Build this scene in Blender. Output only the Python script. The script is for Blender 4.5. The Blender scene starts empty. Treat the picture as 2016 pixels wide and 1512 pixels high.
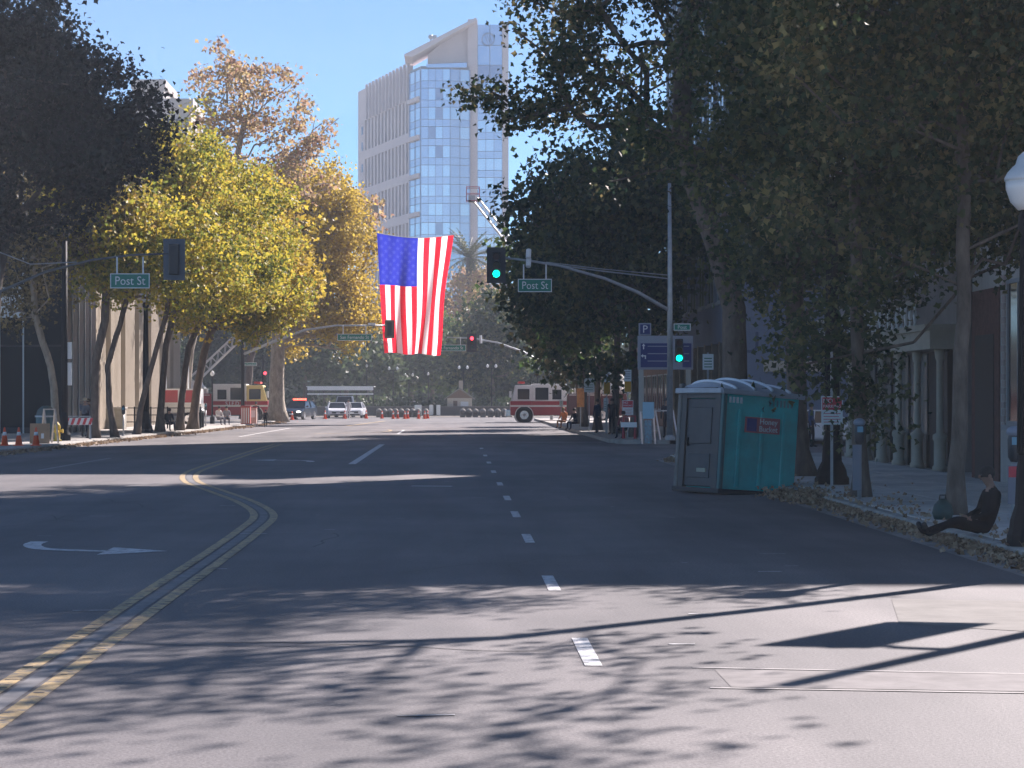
import bpy, bmesh, math, random
import numpy as np
from mathutils import Vector, Matrix, Euler, Quaternion

R = math.radians
scn = bpy.context.scene
COL = scn.collection

# ---------------------------------------------------------------- camera, sky, sun, exposure
F_PX, VX, VY, CAM_H = 4400.0, 895.0, 780.0, 2.0       # focal length and vanishing point in photo pixels
cam = bpy.data.cameras.new("camera"); cam_o = bpy.data.objects.new("camera", cam); COL.objects.link(cam_o)
cam.sensor_width = 36; cam.lens = 36 * F_PX / 2016
cam.shift_x = (1008 - VX) / 2016; cam.shift_y = (VY - 756) / 2016
cam.clip_start = 0.1; cam.clip_end = 5000
cam_o.location = (0, 0, CAM_H); cam_o.rotation_euler = (R(90), 0, 0)
scn.camera = cam_o

SUN_AZ, SUN_EL = R(37), R(36)                          # ahead and to the right
world = bpy.data.worlds.new("World"); scn.world = world; world.use_nodes = True
wn = world.node_tree.nodes; wn.clear()
sky = wn.new("ShaderNodeTexSky"); sky.sky_type = 'NISHITA'; sky.sun_disc = False
sky.sun_elevation = SUN_EL; sky.sun_rotation = SUN_AZ
sky.air_density = 0.5; sky.dust_density = 0.1; sky.ozone_density = 2.4
bg = wn.new("ShaderNodeBackground"); bg.inputs[1].default_value = 0.05
wo = wn.new("ShaderNodeOutputWorld")
tint = wn.new("ShaderNodeMix"); tint.data_type = 'RGBA'; tint.blend_type = 'MULTIPLY'; tint.inputs[0].default_value = 1.0; tint.inputs[7].default_value = (.80, 1.13, 1.26, 1)
world.node_tree.links.new(sky.outputs[0], tint.inputs[6]); world.node_tree.links.new(tint.outputs[2], bg.inputs[0]); world.node_tree.links.new(bg.outputs[0], wo.inputs[0])
sun = bpy.data.lights.new("sun", 'SUN'); sun.energy = 5.0; sun.angle = R(0.55); sun.color = (1.0, 0.895, 0.865)
sun_o = bpy.data.objects.new("sun", sun); COL.objects.link(sun_o)
sv = Vector((math.sin(SUN_AZ) * math.cos(SUN_EL), math.cos(SUN_AZ) * math.cos(SUN_EL), math.sin(SUN_EL)))
sun_o.rotation_euler = sv.to_track_quat('Z', 'Y').to_euler(); sun_o.location = (60, 80, 120)
scn.view_settings.view_transform = 'Standard'; scn.view_settings.look = 'None'
scn.view_settings.exposure = 1.5; scn.view_settings.gamma = 1.0; scn.view_settings.use_curve_mapping = False
scn.render.engine = 'CYCLES'
scn.cycles.use_denoising = True
scn.cycles.max_bounces = 6; scn.cycles.transparent_max_bounces = 8; scn.cycles.volume_bounces = 0
scn.cycles.diffuse_bounces = 3; scn.cycles.glossy_bounces = 2; scn.cycles.transmission_bounces = 4
scn.cycles.caustics_reflective = False; scn.cycles.caustics_refractive = False
scn.cycles.sample_clamp_indirect = 4.0

# ---------------------------------------------------------------- helpers
def W(px, py, D):
    """a point of the place: photo direction (px, py) at D metres ahead"""
    return Vector(((px - VX) * D / F_PX, D, CAM_H - (py - VY) * D / F_PX))

def link(name, me, parent=None):
    o = bpy.data.objects.new(name, me); COL.objects.link(o)
    if parent is not None: o.parent = parent
    return o

def tag(o, label=None, cat=None, group=None, kind=None):
    if label: o["label"] = label
    if cat: o["category"] = cat
    if group: o["group"] = group
    if kind: o["kind"] = kind
    return o

def thing(name, label, cat, loc=(0, 0, 0), rz=0.0, group=None, rot=None):
    o = bpy.data.objects.new(name, None); COL.objects.link(o); o.location = loc
    o.rotation_euler = rot if rot else (0, 0, rz); o.empty_display_size = 0.3
    return tag(o, label, cat, group)

def copy_tree(o, parent=None):
    c = o.copy(); COL.objects.link(c); c.parent = parent
    for ch in list(o.children): copy_tree(ch, c)
    return c

MATS = {}
def mat(name, col, rough=0.7, metal=0.0, var=0.0, scale=8.0, bump=0.0, emit=None, estr=0.0, spec=0.5, trans=0.0, stretch=None, col2=None):
    if name in MATS: return MATS[name]
    m = bpy.data.materials.new(name); m.use_nodes = True
    nt = m.node_tree; N = nt.nodes; L = nt.links
    b = N["Principled BSDF"]
    b.inputs["Base Color"].default_value = (*col, 1); b.inputs["Roughness"].default_value = rough
    b.inputs["Metallic"].default_value = metal; b.inputs["Specular IOR Level"].default_value = spec
    if trans: b.inputs["Transmission Weight"].default_value = trans
    if emit:
        b.inputs["Emission Color"].default_value = (*emit, 1); b.inputs["Emission Strength"].default_value = estr
    if var or bump:
        tc = N.new("ShaderNodeTexCoord"); src = tc.outputs["Object"]
        if stretch:
            mp = N.new("ShaderNodeMapping"); mp.inputs["Scale"].default_value = stretch
            L.new(src, mp.inputs[0]); src = mp.outputs[0]
        nz = N.new("ShaderNodeTexNoise"); nz.inputs["Scale"].default_value = scale; nz.inputs["Detail"].default_value = 6
        nz.inputs["Roughness"].default_value = 0.65
        L.new(src, nz.inputs["Vector"])
        if var:
            rp = N.new("ShaderNodeValToRGB")
            a = [max(0, c * (1 - var)) for c in col]; c2 = col2 if col2 else [min(1, c * (1 + var)) for c in col]
            rp.color_ramp.elements[0].color = (*a, 1); rp.color_ramp.elements[1].color = (*c2, 1)
            rp.color_ramp.elements[0].position = 0.32; rp.color_ramp.elements[1].position = 0.68
            L.new(nz.outputs["Fac"], rp.inputs[0]); L.new(rp.outputs[0], b.inputs["Base Color"])
        if bump:
            bp = N.new("ShaderNodeBump"); bp.inputs["Strength"].default_value = bump; bp.inputs["Distance"].default_value = 0.02
            L.new(nz.outputs["Fac"], bp.inputs["Height"]); L.new(bp.outputs[0], b.inputs["Normal"])
    MATS[name] = m
    return m

class MB:
    """collects shapes into one mesh"""
    def __init__(s): s.v, s.f, s.mi, s.cur = [], [], [], 0
    def add(s, vs, fs):
        n = len(s.v); s.v += [tuple(x) for x in vs]
        for f in fs: s.f.append([n + i for i in f]); s.mi.append(s.cur)
        return s
    def box(s, x0, x1, y0, y1, z0, z1):
        return s.add([(x0, y0, z0), (x1, y0, z0), (x1, y1, z0), (x0, y1, z0), (x0, y0, z1), (x1, y0, z1), (x1, y1, z1), (x0, y1, z1)],
                     [(0, 3, 2, 1), (4, 5, 6, 7), (0, 1, 5, 4), (1, 2, 6, 5), (2, 3, 7, 6), (3, 0, 4, 7)])
    def cbox(s, c, d): return s.box(c[0] - d[0] / 2, c[0] + d[0] / 2, c[1] - d[1] / 2, c[1] + d[1] / 2, c[2] - d[2] / 2, c[2] + d[2] / 2)
    def tube(s, pts, rad, n=8, cap=True):
        pts = [Vector(p) for p in pts]
        if not isinstance(rad, (list, tuple)): rad = [rad] * len(pts)
        rings = []; up = None
        for i, p in enumerate(pts):
            t = (pts[min(i + 1, len(pts) - 1)] - pts[max(i - 1, 0)])
            t = t.normalized() if t.length > 1e-9 else Vector((0, 0, 1))
            if up is None: up = Vector((1, 0, 0)) if abs(t.x) < 0.8 else Vector((0, 1, 0))
            a = (up - t * up.dot(t)); a = a.normalized() if a.length > 1e-6 else t.orthogonal().normalized()
            up = a; b = t.cross(a)
            rings.append([p + (a * math.cos(2 * math.pi * k / n) + b * math.sin(2 * math.pi * k / n)) * rad[i] for k in range(n)])
        vs = [q for r in rings for q in r]; fs = []
        for i in range(len(pts) - 1):
            for k in range(n):
                fs.append((i * n + k, i * n + (k + 1) % n, (i + 1) * n + (k + 1) % n, (i + 1) * n + k))
        if cap: fs.append(tuple(reversed(range(n)))); fs.append(tuple((len(pts) - 1) * n + k for k in range(n)))
        return s.add(vs, fs)
    def bar(s, a, b, w, d, up=(0, 0, 1)):
        a, b = Vector(a), Vector(b); t = (b - a).normalized(); u = Vector(up)
        x = t.cross(u); x = x.normalized() if x.length > 1e-5 else t.orthogonal().normalized(); y = x.cross(t)
        c = [x * w / 2 * i + y * d / 2 * j for i, j in ((-1, -1), (1, -1), (1, 1), (-1, 1))]
        return s.add([a + q for q in c] + [b + q for q in c], [(0, 1, 2, 3), (7, 6, 5, 4), (0, 4, 5, 1), (1, 5, 6, 2), (2, 6, 7, 3), (3, 7, 4, 0)])
    def lathe(s, prof, n=16, c=(0, 0, 0)):
        vs = [(c[0] + r * math.cos(2 * math.pi * k / n), c[1] + r * math.sin(2 * math.pi * k / n), c[2] + z) for r, z in prof for k in range(n)]
        fs = [(i * n + k, i * n + (k + 1) % n, (i + 1) * n + (k + 1) % n, (i + 1) * n + k) for i in range(len(prof) - 1) for k in range(n)]
        fs.append(tuple(reversed(range(n)))); fs.append(tuple((len(prof) - 1) * n + k for k in range(n)))
        return s.add(vs, fs)
    def prism(s, poly, a0, a1, axis='x', shrink=None):
        """poly in the two other axes, swept from a0 to a1"""
        def P(u, v, w): return {'x': (w, u, v), 'y': (u, w, v), 'z': (u, v, w)}[axis]
        n = len(poly); vs = [P(u, v, a0) for u, v in poly] + [P(u, v, a1) for u, v in poly]
        fs = [tuple(reversed(range(n))), tuple(range(n, 2 * n))] + [(k, (k + 1) % n, n + (k + 1) % n, n + k) for k in range(n)]
        return s.add(vs, fs)
    def sphere(s, c, r, nu=14, nv=9):
        rx, ry, rz = (r, r, r) if not isinstance(r, (tuple, list)) else r
        prof = [(math.sin(math.pi * i / nv), -math.cos(math.pi * i / nv)) for i in range(nv + 1)]
        vs = [(c[0] + rx * p * math.cos(2 * math.pi * k / nu), c[1] + ry * p * math.sin(2 * math.pi * k / nu), c[2] + rz * q) for p, q in prof for k in range(nu)]
        fs = [(i * nu + k, i * nu + (k + 1) % nu, (i + 1) * nu + (k + 1) % nu, (i + 1) * nu + k) for i in range(nv) for k in range(nu)]
        return s.add(vs, fs)
    def mesh(s, name="mesh"):
        me = bpy.data.meshes.new(name); me.from_pydata(s.v, [], s.f)
        bm = bmesh.new(); bm.from_mesh(me)
        bmesh.ops.recalc_face_normals(bm, faces=bm.faces); bm.to_mesh(me); bm.free()
        return me
    def build(s, name, m, parent=None, smooth=False, bevel=0, loc=None):
        me = s.mesh(name)
        ms = m if isinstance(m, (list, tuple)) else [m]
        for q in ms: me.materials.append(q)
        if len(ms) > 1 and len(me.polygons) == len(s.mi): me.polygons.foreach_set("material_index", s.mi)
        if smooth: me.polygons.foreach_set("use_smooth", [True] * len(me.polygons))
        o = link(name, me, parent)
        if loc: o.location = loc
        if bevel:
            bv = o.modifiers.new("bevel", 'BEVEL'); bv.width = bevel; bv.segments = 2; bv.limit_method = 'ANGLE'; bv.angle_limit = R(35)
        return o

def text_mesh(txt, size, extr=0.004, align='CENTER', sx=1.0):
    c = bpy.data.curves.new("lettering", 'FONT'); c.body = txt; c.size = size; c.extrude = extr
    c.align_x = align; c.align_y = 'CENTER'; c.resolution_u = 3
    o = bpy.data.objects.new("lettering", c); COL.objects.link(o)
    bpy.context.view_layer.update()
    me = bpy.data.meshes.new_from_object(o.evaluated_get(bpy.context.evaluated_depsgraph_get()))
    bpy.data.objects.remove(o); bpy.data.curves.remove(c)
    if sx != 1: me.transform(Matrix.Scale(sx, 4, (1, 0, 0)))
    return me

def lettering(txt, size, m, parent, loc, rot=(R(90), 0, 0), sx=1.0, name="lettering"):
    me = text_mesh(txt, size, sx=sx); me.materials.append(m)
    o = link(name, me, parent); o.location = loc; o.rotation_euler = rot
    return o

# ---------------------------------------------------------------- materials
def leaf_mat(name, cols, transl=0.45):
    """leaf shader: colour differs from leaf to leaf, light passes through"""
    m = bpy.data.materials.new(name); m.use_nodes = True
    nt = m.node_tree; N = nt.nodes; L = nt.links; N.clear()
    geo = N.new("ShaderNodeNewGeometry"); rp = N.new("ShaderNodeValToRGB")
    rp.color_ramp.interpolation = 'LINEAR'
    els = rp.color_ramp.elements
    while len(els) < len(cols): els.new(0.5)
    for i, c in enumerate(cols):
        els[i].position = i / (len(cols) - 1); els[i].color = (*c, 1)
    tc = N.new("ShaderNodeTexCoord"); nz = N.new("ShaderNodeTexNoise"); nz.inputs["Scale"].default_value = 0.55; nz.inputs["Detail"].default_value = 2
    L.new(tc.outputs["Object"], nz.inputs["Vector"])
    mx = N.new("ShaderNodeMath"); mx.operation = 'MULTIPLY_ADD'; mx.inputs[1].default_value = 0.85
    ad = N.new("ShaderNodeMath"); ad.operation = 'MULTIPLY_ADD'; ad.inputs[1].default_value = 1.3; ad.inputs[2].default_value = -0.58
    L.new(nz.outputs["Fac"], ad.inputs[0]); L.new(geo.outputs["Random Per Island"], mx.inputs[0]); L.new(ad.outputs[0], mx.inputs[2])
    L.new(mx.outputs[0], rp.inputs[0])
    d = N.new("ShaderNodeBsdfPrincipled"); d.inputs["Roughness"].default_value = 0.55; d.inputs["Specular IOR Level"].default_value = 0.35
    t = N.new("ShaderNodeBsdfTranslucent"); mix = N.new("ShaderNodeMixShader"); mix.inputs[0].default_value = transl
    L.new(rp.outputs[0], d.inputs["Base Color"]); L.new(rp.outputs[0], t.inputs[0])
    L.new(d.outputs[0], mix.inputs[1]); L.new(t.outputs[0], mix.inputs[2])
    out = N.new("ShaderNodeOutputMaterial"); L.new(mix.outputs[0], out.inputs[0])
    return m

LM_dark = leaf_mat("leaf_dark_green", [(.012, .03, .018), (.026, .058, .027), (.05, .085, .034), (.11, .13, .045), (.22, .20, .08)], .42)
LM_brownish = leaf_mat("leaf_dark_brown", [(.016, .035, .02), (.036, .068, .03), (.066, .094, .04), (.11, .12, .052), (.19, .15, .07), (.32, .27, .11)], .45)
LM_shade = leaf_mat("leaf_shade_darkened", [(.016, .022, .016), (.026, .03, .02), (.036, .032, .026), (.04, .028, .03)], .22)  # leaf colours darkened to carry the shade of a backlit tree
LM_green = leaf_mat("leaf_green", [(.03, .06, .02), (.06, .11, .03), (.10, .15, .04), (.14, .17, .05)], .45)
LM_yellow = leaf_mat("leaf_yellow_green", [(.09, .13, .028), (.25, .27, .045), (.47, .41, .055), (.58, .45, .06), (.32, .21, .06)], .52)
LM_olive = leaf_mat("leaf_olive_brown", [(.05, .05, .025), (.10, .085, .04), (.17, .13, .06), (.28, .22, .09), (.36, .28, .12)], .45)
LM_gold = leaf_mat("leaf_gold", [(.22, .17, .04), (.42, .30, .05), (.56, .42, .06), (.60, .45, .07), (.34, .22, .06)], .5)
LM_pink = leaf_mat("leaf_pinkish_brown", [(.30, .18, .13), (.40, .25, .17), (.46, .33, .17), (.50, .40, .17), (.30, .17, .13)], .5)
LM_far = leaf_mat("leaf_far_dark", [(.03, .05, .03), (.05, .075, .04), (.07, .10, .05), (.12, .14, .06)], .4)
LM_litter = leaf_mat("leaf_litter", [(.12, .07, .045), (.30, .20, .12), (.48, .36, .24), (.22, .13, .08)], .2)
LM_palm = leaf_mat("palm_frond", [(.06, .08, .03), (.12, .13, .05), (.2, .19, .08)], .3)

bark = mat("bark_grey_brown", (.13, .10, .08), .9, var=.45, scale=6, bump=.6, stretch=(1, 1, .35))
bark_pale = mat("bark_pale", (.32, .27, .21), .9, var=.4, scale=5, bump=.4, stretch=(1, 1, .4))
black_metal = mat("black_painted_metal", (.010, .011, .014), .65, 0, spec=.2)
steel = mat("galvanised_steel", (.38, .40, .42), .5, .6, var=.15, scale=5)
white_paint = mat("white_paint", (.78, .78, .76), .5)
red_paint = mat("red_paint", (.34, .018, .025), .3, var=.1, scale=2)
sign_green = mat("sign_green", (.0, .19, .13), .45)
sign_white = mat("sign_white", (.72, .75, .76), .5)
concrete = mat("concrete", (.36, .34, .315), .9, var=.22, scale=1.6, bump=.25)
concrete_kerb = mat("kerb_concrete", (.33, .315, .29), .9, var=.3, scale=2.5, bump=.3)
rubber = mat("tyre_rubber", (.014, .014, .015), .85)
chrome = mat("polished_metal", (.7, .7, .72), .2, 1.0)
dark_glass = mat("dark_glass", (.012, .016, .022), .08, 0, spec=.6)
orange_plastic = mat("orange_plastic", (.85, .10, .02), .5)

def asphalt():
    m = bpy.data.materials.new("asphalt"); m.use_nodes = True
    nt = m.node_tree; N = nt.nodes; L = nt.links; b = N["Principled BSDF"]
    tc = N.new("ShaderNodeTexCoord")
    def noise(scale, detail, st=None, rough=.6):
        nz = N.new("ShaderNodeTexNoise"); nz.inputs["Scale"].default_value = scale; nz.inputs["Detail"].default_value = detail; nz.inputs["Roughness"].default_value = rough
        if st:
            mp = N.new("ShaderNodeMapping"); mp.inputs["Scale"].default_value = st; L.new(tc.outputs["Object"], mp.inputs[0]); L.new(mp.outputs[0], nz.inputs["Vector"])
        else: L.new(tc.outputs["Object"], nz.inputs["Vector"])
        return nz
    n1 = noise(.6, 5, (1, .12, 1)); n2 = noise(42, 3, None, .8); n3 = noise(.22, 3)
    rp = N.new("ShaderNodeValToRGB"); e = rp.color_ramp.elements
    e[0].position = .32; e[0].color = (.088, .086, .09, 1); e[1].position = .68; e[1].color = (.17, .162, .162, 1)
    L.new(n1.outputs["Fac"], rp.inputs[0])
    r2 = N.new("ShaderNodeValToRGB"); e = r2.color_ramp.elements
    e[0].position = .32; e[0].color = (.5, .5, .51, 1); e[1].position = .72; e[1].color = (1.45, 1.41, 1.42, 1)
    L.new(n2.outputs["Fac"], r2.inputs[0])
    mu = N.new("ShaderNodeMix"); mu.data_type = 'RGBA'; mu.blend_type = 'MULTIPLY'; mu.inputs[0].default_value = 1
    L.new(rp.outputs[0], mu.inputs[6]); L.new(r2.outputs[0], mu.inputs[7])
    r3 = N.new("ShaderNodeValToRGB"); e = r3.color_ramp.elements
    e[0].position = .35; e[0].color = (.78, .78, .80, 1); e[1].position = .65; e[1].color = (1.15, 1.13, 1.12, 1)
    L.new(n3.outputs["Fac"], r3.inputs[0])
    mu2 = N.new("ShaderNodeMix"); mu2.data_type = 'RGBA'; mu2.blend_type = 'MULTIPLY'; mu2.inputs[0].default_value = 1
    L.new(mu.outputs[2], mu2.inputs[6]); L.new(r3.outputs[0], mu2.inputs[7])
    L.new(mu2.outputs[2], b.inputs["Base Color"])
    b.inputs["Roughness"].default_value = .72; b.inputs["Specular IOR Level"].default_value = .45
    bp = N.new("ShaderNodeBump"); bp.inputs["Strength"].default_value = .5; bp.inputs["Distance"].default_value = .008
    L.new(n2.outputs["Fac"], bp.inputs["Height"]); L.new(bp.outputs[0], b.inputs["Normal"])
    return m
M_asphalt = asphalt()

def worn_paint(name, col, wear=.5, under=(.125, .12, .12)):
    m = bpy.data.materials.new(name); m.use_nodes = True
    nt = m.node_tree; N = nt.nodes; L = nt.links; b = N["Principled BSDF"]
    tc = N.new("ShaderNodeTexCoord"); nz = N.new("ShaderNodeTexNoise"); nz.inputs["Scale"].default_value = 7; nz.inputs["Detail"].default_value = 9; nz.inputs["Roughness"].default_value = .8
    L.new(tc.outputs["Object"], nz.inputs["Vector"])
    rp = N.new("ShaderNodeValToRGB"); e = rp.color_ramp.elements
    e[0].position = wear - .10; e[0].color = (*under, 1); e[1].position = wear + .06; e[1].color = (*col, 1)
    L.new(nz.outputs["Fac"], rp.inputs[0]); L.new(rp.outputs[0], b.inputs["Base Color"]); b.inputs["Roughness"].default_value = .7
    return m
M_yellow_line = worn_paint("yellow_road_paint", (.48, .345, .165), .49)
M_white_line = worn_paint("white_road_paint", (.60, .60, .61), .455)
M_faded_line = worn_paint("faded_white_road_paint", (.42, .42, .43), .50)

# ---------------------------------------------------------------- ground, road, pavements
def poly_sheet(name, pts, z, m, parent=None, kind=None):
    mb = MB(); mb.add([(x, y, z) for x, y in pts], [tuple(range(len(pts)))])
    o = mb.build(name, m, parent)
    if kind: o["kind"] = kind
    return o

ground_m = mat("far_ground", (.30, .28, .25), .95, var=.25, scale=.15)
poly_sheet("ground", [(-900, -300), (900, -300), (900, 1500), (-900, 1500)], -0.03, ground_m, kind="structure")

KR = 6.8                                               # right kerb line
POST0, POST1 = 73.0, 93.5                              # the side street on the right
LK = [(-15.7, -40), (-15.7, 78), (-15.2, 96), (-14.2, 126), (-13.6, 150), (-13.4, 176)]   # left kerb line
road = MB()
road.add([(x, y, 0) for x, y in LK] + [(-60, 176, 0), (-60, 214, 0), (60, 214, 0), (60, 186, 0), (KR, 186, 0), (KR, POST1, 0), (70, POST1, 0), (70, POST0, 0), (KR, POST0, 0), (KR, -40, 0)],
         [tuple(range(16))])
road = road.build("road", M_asphalt); tag(road, kind="structure")
bm = bmesh.new(); bm.from_mesh(road.data); bmesh.ops.triangulate(bm, faces=bm.faces); bm.to_mesh(road.data); bm.free()

def kerb_walk(name, kerb, back, parts=True):
    """raised pavement between a kerb polyline and a back polyline, kerb stones as a part"""
    mb = MB(); n = len(kerb); ins = .18
    s = 1 if back[0][0] > kerb[0][0] else -1
    top = [(x + s * ins, y, .15) for x, y in kerb] + [(x, y, .15) for x, y in reversed(back)]
    mb.add(top, [tuple(range(len(top)))])
    o = mb.build(name, concrete); o["kind"] = "structure"
    bm = bmesh.new(); bm.from_mesh(o.data); bmesh.ops.triangulate(bm, faces=bm.faces)
    for f in bm.faces:
        if f.normal.z < 0: f.normal_flip()
    bm.to_mesh(o.data); bm.free()
    kb = MB()
    for i in range(n - 1):
        (x0, y0), (x1, y1) = kerb[i], kerb[i + 1]
        kb.add([(x0, y0, -.02), (x1, y1, -.02), (x1, y1, .135), (x0, y0, .135), (x0 + s * .02, y0, .153), (x1 + s * .02, y1, .153), (x0 + s * ins, y0, .153), (x1 + s * ins, y1, .153), (x0 + s * ins, y0, -.02), (x1 + s * ins, y1, -.02)],
               [(0, 1, 2, 3), (3, 2, 5, 4), (4, 5, 7, 6), (6, 7, 9, 8)])
    kb.build("kerb", concrete_kerb, o)
    # gutter pan
    gb = MB()
    for i in range(n - 1):
        (x0, y0), (x1, y1) = kerb[i], kerb[i + 1]
        gb.add([(x0 - s * .5, y0, .004), (x1 - s * .5, y1, .004), (x1, y1, .004), (x0, y0, .004)], [(0, 1, 2, 3)])
    gb.build("gutter", mat("gutter_concrete", (.24, .23, .22), .9, var=.3, scale=1.2), o)
    return o

FACE_R = 11.7
walk_r = kerb_walk("sidewalk_right", [(KR, -40), (KR, 70.5), (KR + .5, 72.2), (KR + 2.2, POST0), (70, POST0)],
                   [(FACE_R + 3, -40), (FACE_R + 3, 60), (FACE_R + 3, 66), (FACE_R + 3, 68), (70, 68)])
walk_r2 = kerb_walk("sidewalk_far_right", [(70, POST1), (KR + 2.2, POST1), (KR + .5, POST1 + .8), (KR, POST1 + 2.5), (KR, 186)],
                    [(70, POST1 + 5), (FACE_R + 3, POST1 + 5), (FACE_R + 3, POST1 + 6), (FACE_R + 3, POST1 + 8), (FACE_R + 3, 186)])
walk_l = kerb_walk("sidewalk_left", LK, [(-34, -40), (-34, 78), (-34, 96), (-34, 126), (-34, 150), (-34, 176)])
# concrete slabs of the near right pavement, one by one where they can be told apart
slab_mats = [mat("slab_%d" % i, c, .9, var=.2, scale=2.5, bump=.2) for i, c in enumerate([(.56, .54, .51), (.50, .48, .455), (.60, .575, .54)])]
rng = random.Random(5)
slab = MB().box(.012, 1.588, .012, 1.588, -.02, .0); slab_me = [None] * 3
for i in range(3):
    slab_me[i] = slab.mesh("paving_slab"); slab_me[i].materials.append(slab_mats[i])
for j in range(30):
    for i in range(3):
        o = link("paving_slab", slab_me[rng.randrange(3)], walk_r)
        o.location = (KR + .19 + i * 1.6, 20 + j * 1.6, .168 + rng.uniform(-.002, .002)); o.rotation_euler = (rng.uniform(-.002, .002), rng.uniform(-.002, .002), 0)

# street plaza at the far end
poly_sheet("plaza_paving", [(-120, 214.2), (140, 214.2), (140, 420), (-120, 420)], .05, mat("plaza_paving", (.34, .31, .27), .9, var=.2, scale=.4), kind="structure")

# road markings --------------------------------------------------
def ribbon(name, pts, w, m, z=.006, seg=None):
    """painted line of width w along a ground polyline"""
    P = [Vector((x, y, z)) for x, y in pts]; mb = MB(); vs = []
    for i, p in enumerate(P):
        t = (P[min(i + 1, len(P) - 1)] - P[max(i - 1, 0)]).normalized(); nrm = Vector((t.y, -t.x, 0))
        vs += [p - nrm * w / 2, p + nrm * w / 2]
    mb.add(vs, [(2 * i, 2 * i + 1, 2 * i + 3, 2 * i + 2) for i in range(len(P) - 1)])
    return mb.build(name, m, road)

def spline(pts, k=8):
    P = [Vector((*p, 0)) for p in pts]; out = []
    for i in range(len(P) - 1):
        p0, p1, p2, p3 = P[max(i - 1, 0)], P[i], P[i + 1], P[min(i + 2, len(P) - 1)]
        for j in range(k):
            t = j / k
            q = .5 * ((2 * p1) + (p2 - p0) * t + (2 * p0 - 5 * p1 + 4 * p2 - p3) * t * t + (3 * p1 - p0 - 3 * p2 + p3) * t ** 3)
            out.append((q.x, q.y))
    out.append((P[-1].x, P[-1].y)); return out

yl = spline([(-2.95, -10), (-2.95, 5), (-2.95, 15), (-2.98, 22), (-3.0, 28), (-3.05, 33), (-3.2, 37.5), (-3.9, 42), (-5.0, 47), (-6.1, 52), (-6.75, 57), (-7.0, 62), (-7.1, 70), (-7.25, 80), (-7.35, 93)])
ribbon("yellow_line", [(x - .165, y) for x, y in yl], .13, M_yellow_line)
ribbon("yellow_line", [(x + .165, y) for x, y in yl], .13, M_yellow_line)
ribbon("centre_seal", [(x, y) for x, y in yl], .13, mat("tar_seal", (.155, .152, .158), .7, var=.35, scale=3), z=.005)
# dark rumble nicks burnt across the yellow lines
nick = MB(); nk_m = mat("old_tar", (.05, .048, .05), .8)
nick.add([(-.07, -.02, 0), (.07, -.015, 0), (.07, .02, 0), (-.07, .02, 0)], [(0, 1, 2, 3)]); nick_me = nick.mesh("line_nick"); nick_me.materials.append(nk_m)
for k in range(70):
    y = rng.uniform(11, 30); x = -2.95 + rng.choice((-.165, .165))
    o = link("line_nick", nick_me, road); o.location = (x + rng.uniform(-.03, .03), y, .009); o.rotation_euler = (0, 0, rng.uniform(-.25, .25)); o.scale = (rng.uniform(.3, 1), rng.uniform(.5, 1.4), 1)
for yy in (15.6 + 1.9, 23.9, 31.4, 37.8, 43.8, 50.9, 59.1, 67.2, 75.2, 85.4):
    ln = 1.9
    ribbon("lane_dash", [(1.03, yy - ln / 2), (1.03, yy + ln / 2)], .13, M_white_line)
ribbon("turn_lane_line", [(-3.02, 65.7), (-3.0, 92.6)], .22, M_white_line)
ribbon("turn_lane_line", [(-3.0, 118), (-3.0, 132)], .16, M_white_line)
ribbon("lane_line", [(-10.6, 110), (-10.3, 140)], .14, M_white_line)
ribbon("lane_line", [(-11.2, 60), (-11.1, 72)], .12, M_faded_line)
ribbon("yellow_line", spline([(-7.4, 118), (-6, 121), (-4.4, 124), (-3.7, 128), (-3.9, 133)], 6), .2, M_yellow_line)
ribbon("yellow_line", [(-7.2, 150), (-5.6, 180)], .3, M_yellow_line)
ribbon("crossing_line", [(2.2, 97.0), (6.4, 97.0)], .3, M_white_line)
ribbon("crossing_line", [(-12.5, 99.5), (-5.0, 99.2)], .3, M_faded_line)
def arrow(X, Y, face, m):
    """left turn arrow painted flat on the road; face = travelling direction (1 ahead, -1 towards the camera)"""
    mb = MB(); z = .006; f = face
    shaft = spline([(0.75, -1.1), (.72, -.4), (.45, .35), (-.1, .7), (-.5, .8)], 5); w = .24
    P = [Vector((x, y, z)) for x, y in shaft]; vs = []
    for i, p in enumerate(P):
        t = (P[min(i + 1, len(P) - 1)] - P[max(i - 1, 0)]).normalized(); n = Vector((t.y, -t.x, 0)); vs += [p - n * w / 2, p + n * w / 2]
    mb.add([(v[0] * f, v[1] * f, z) for v in vs], [(2 * i, 2 * i + 1, 2 * i + 3, 2 * i + 2) for i in range(len(P) - 1)])
    mb.add([(q[0] * f, q[1] * f, z) for q in ((-.45, 1.5), (-.45, .1), (-1.25, .8))], [(0, 1, 2)])
    o = mb.build("turn_arrow", m, road); o.location = (X, Y, 0); return o
arrow(-4.95, 29.6, -1, M_white_line); arrow(-5.15, 69.0, 1, M_white_line)
ribbon("stop_bar", [(-.95, 49.7), (-.06, 49.5)], .28, M_white_line)
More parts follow.
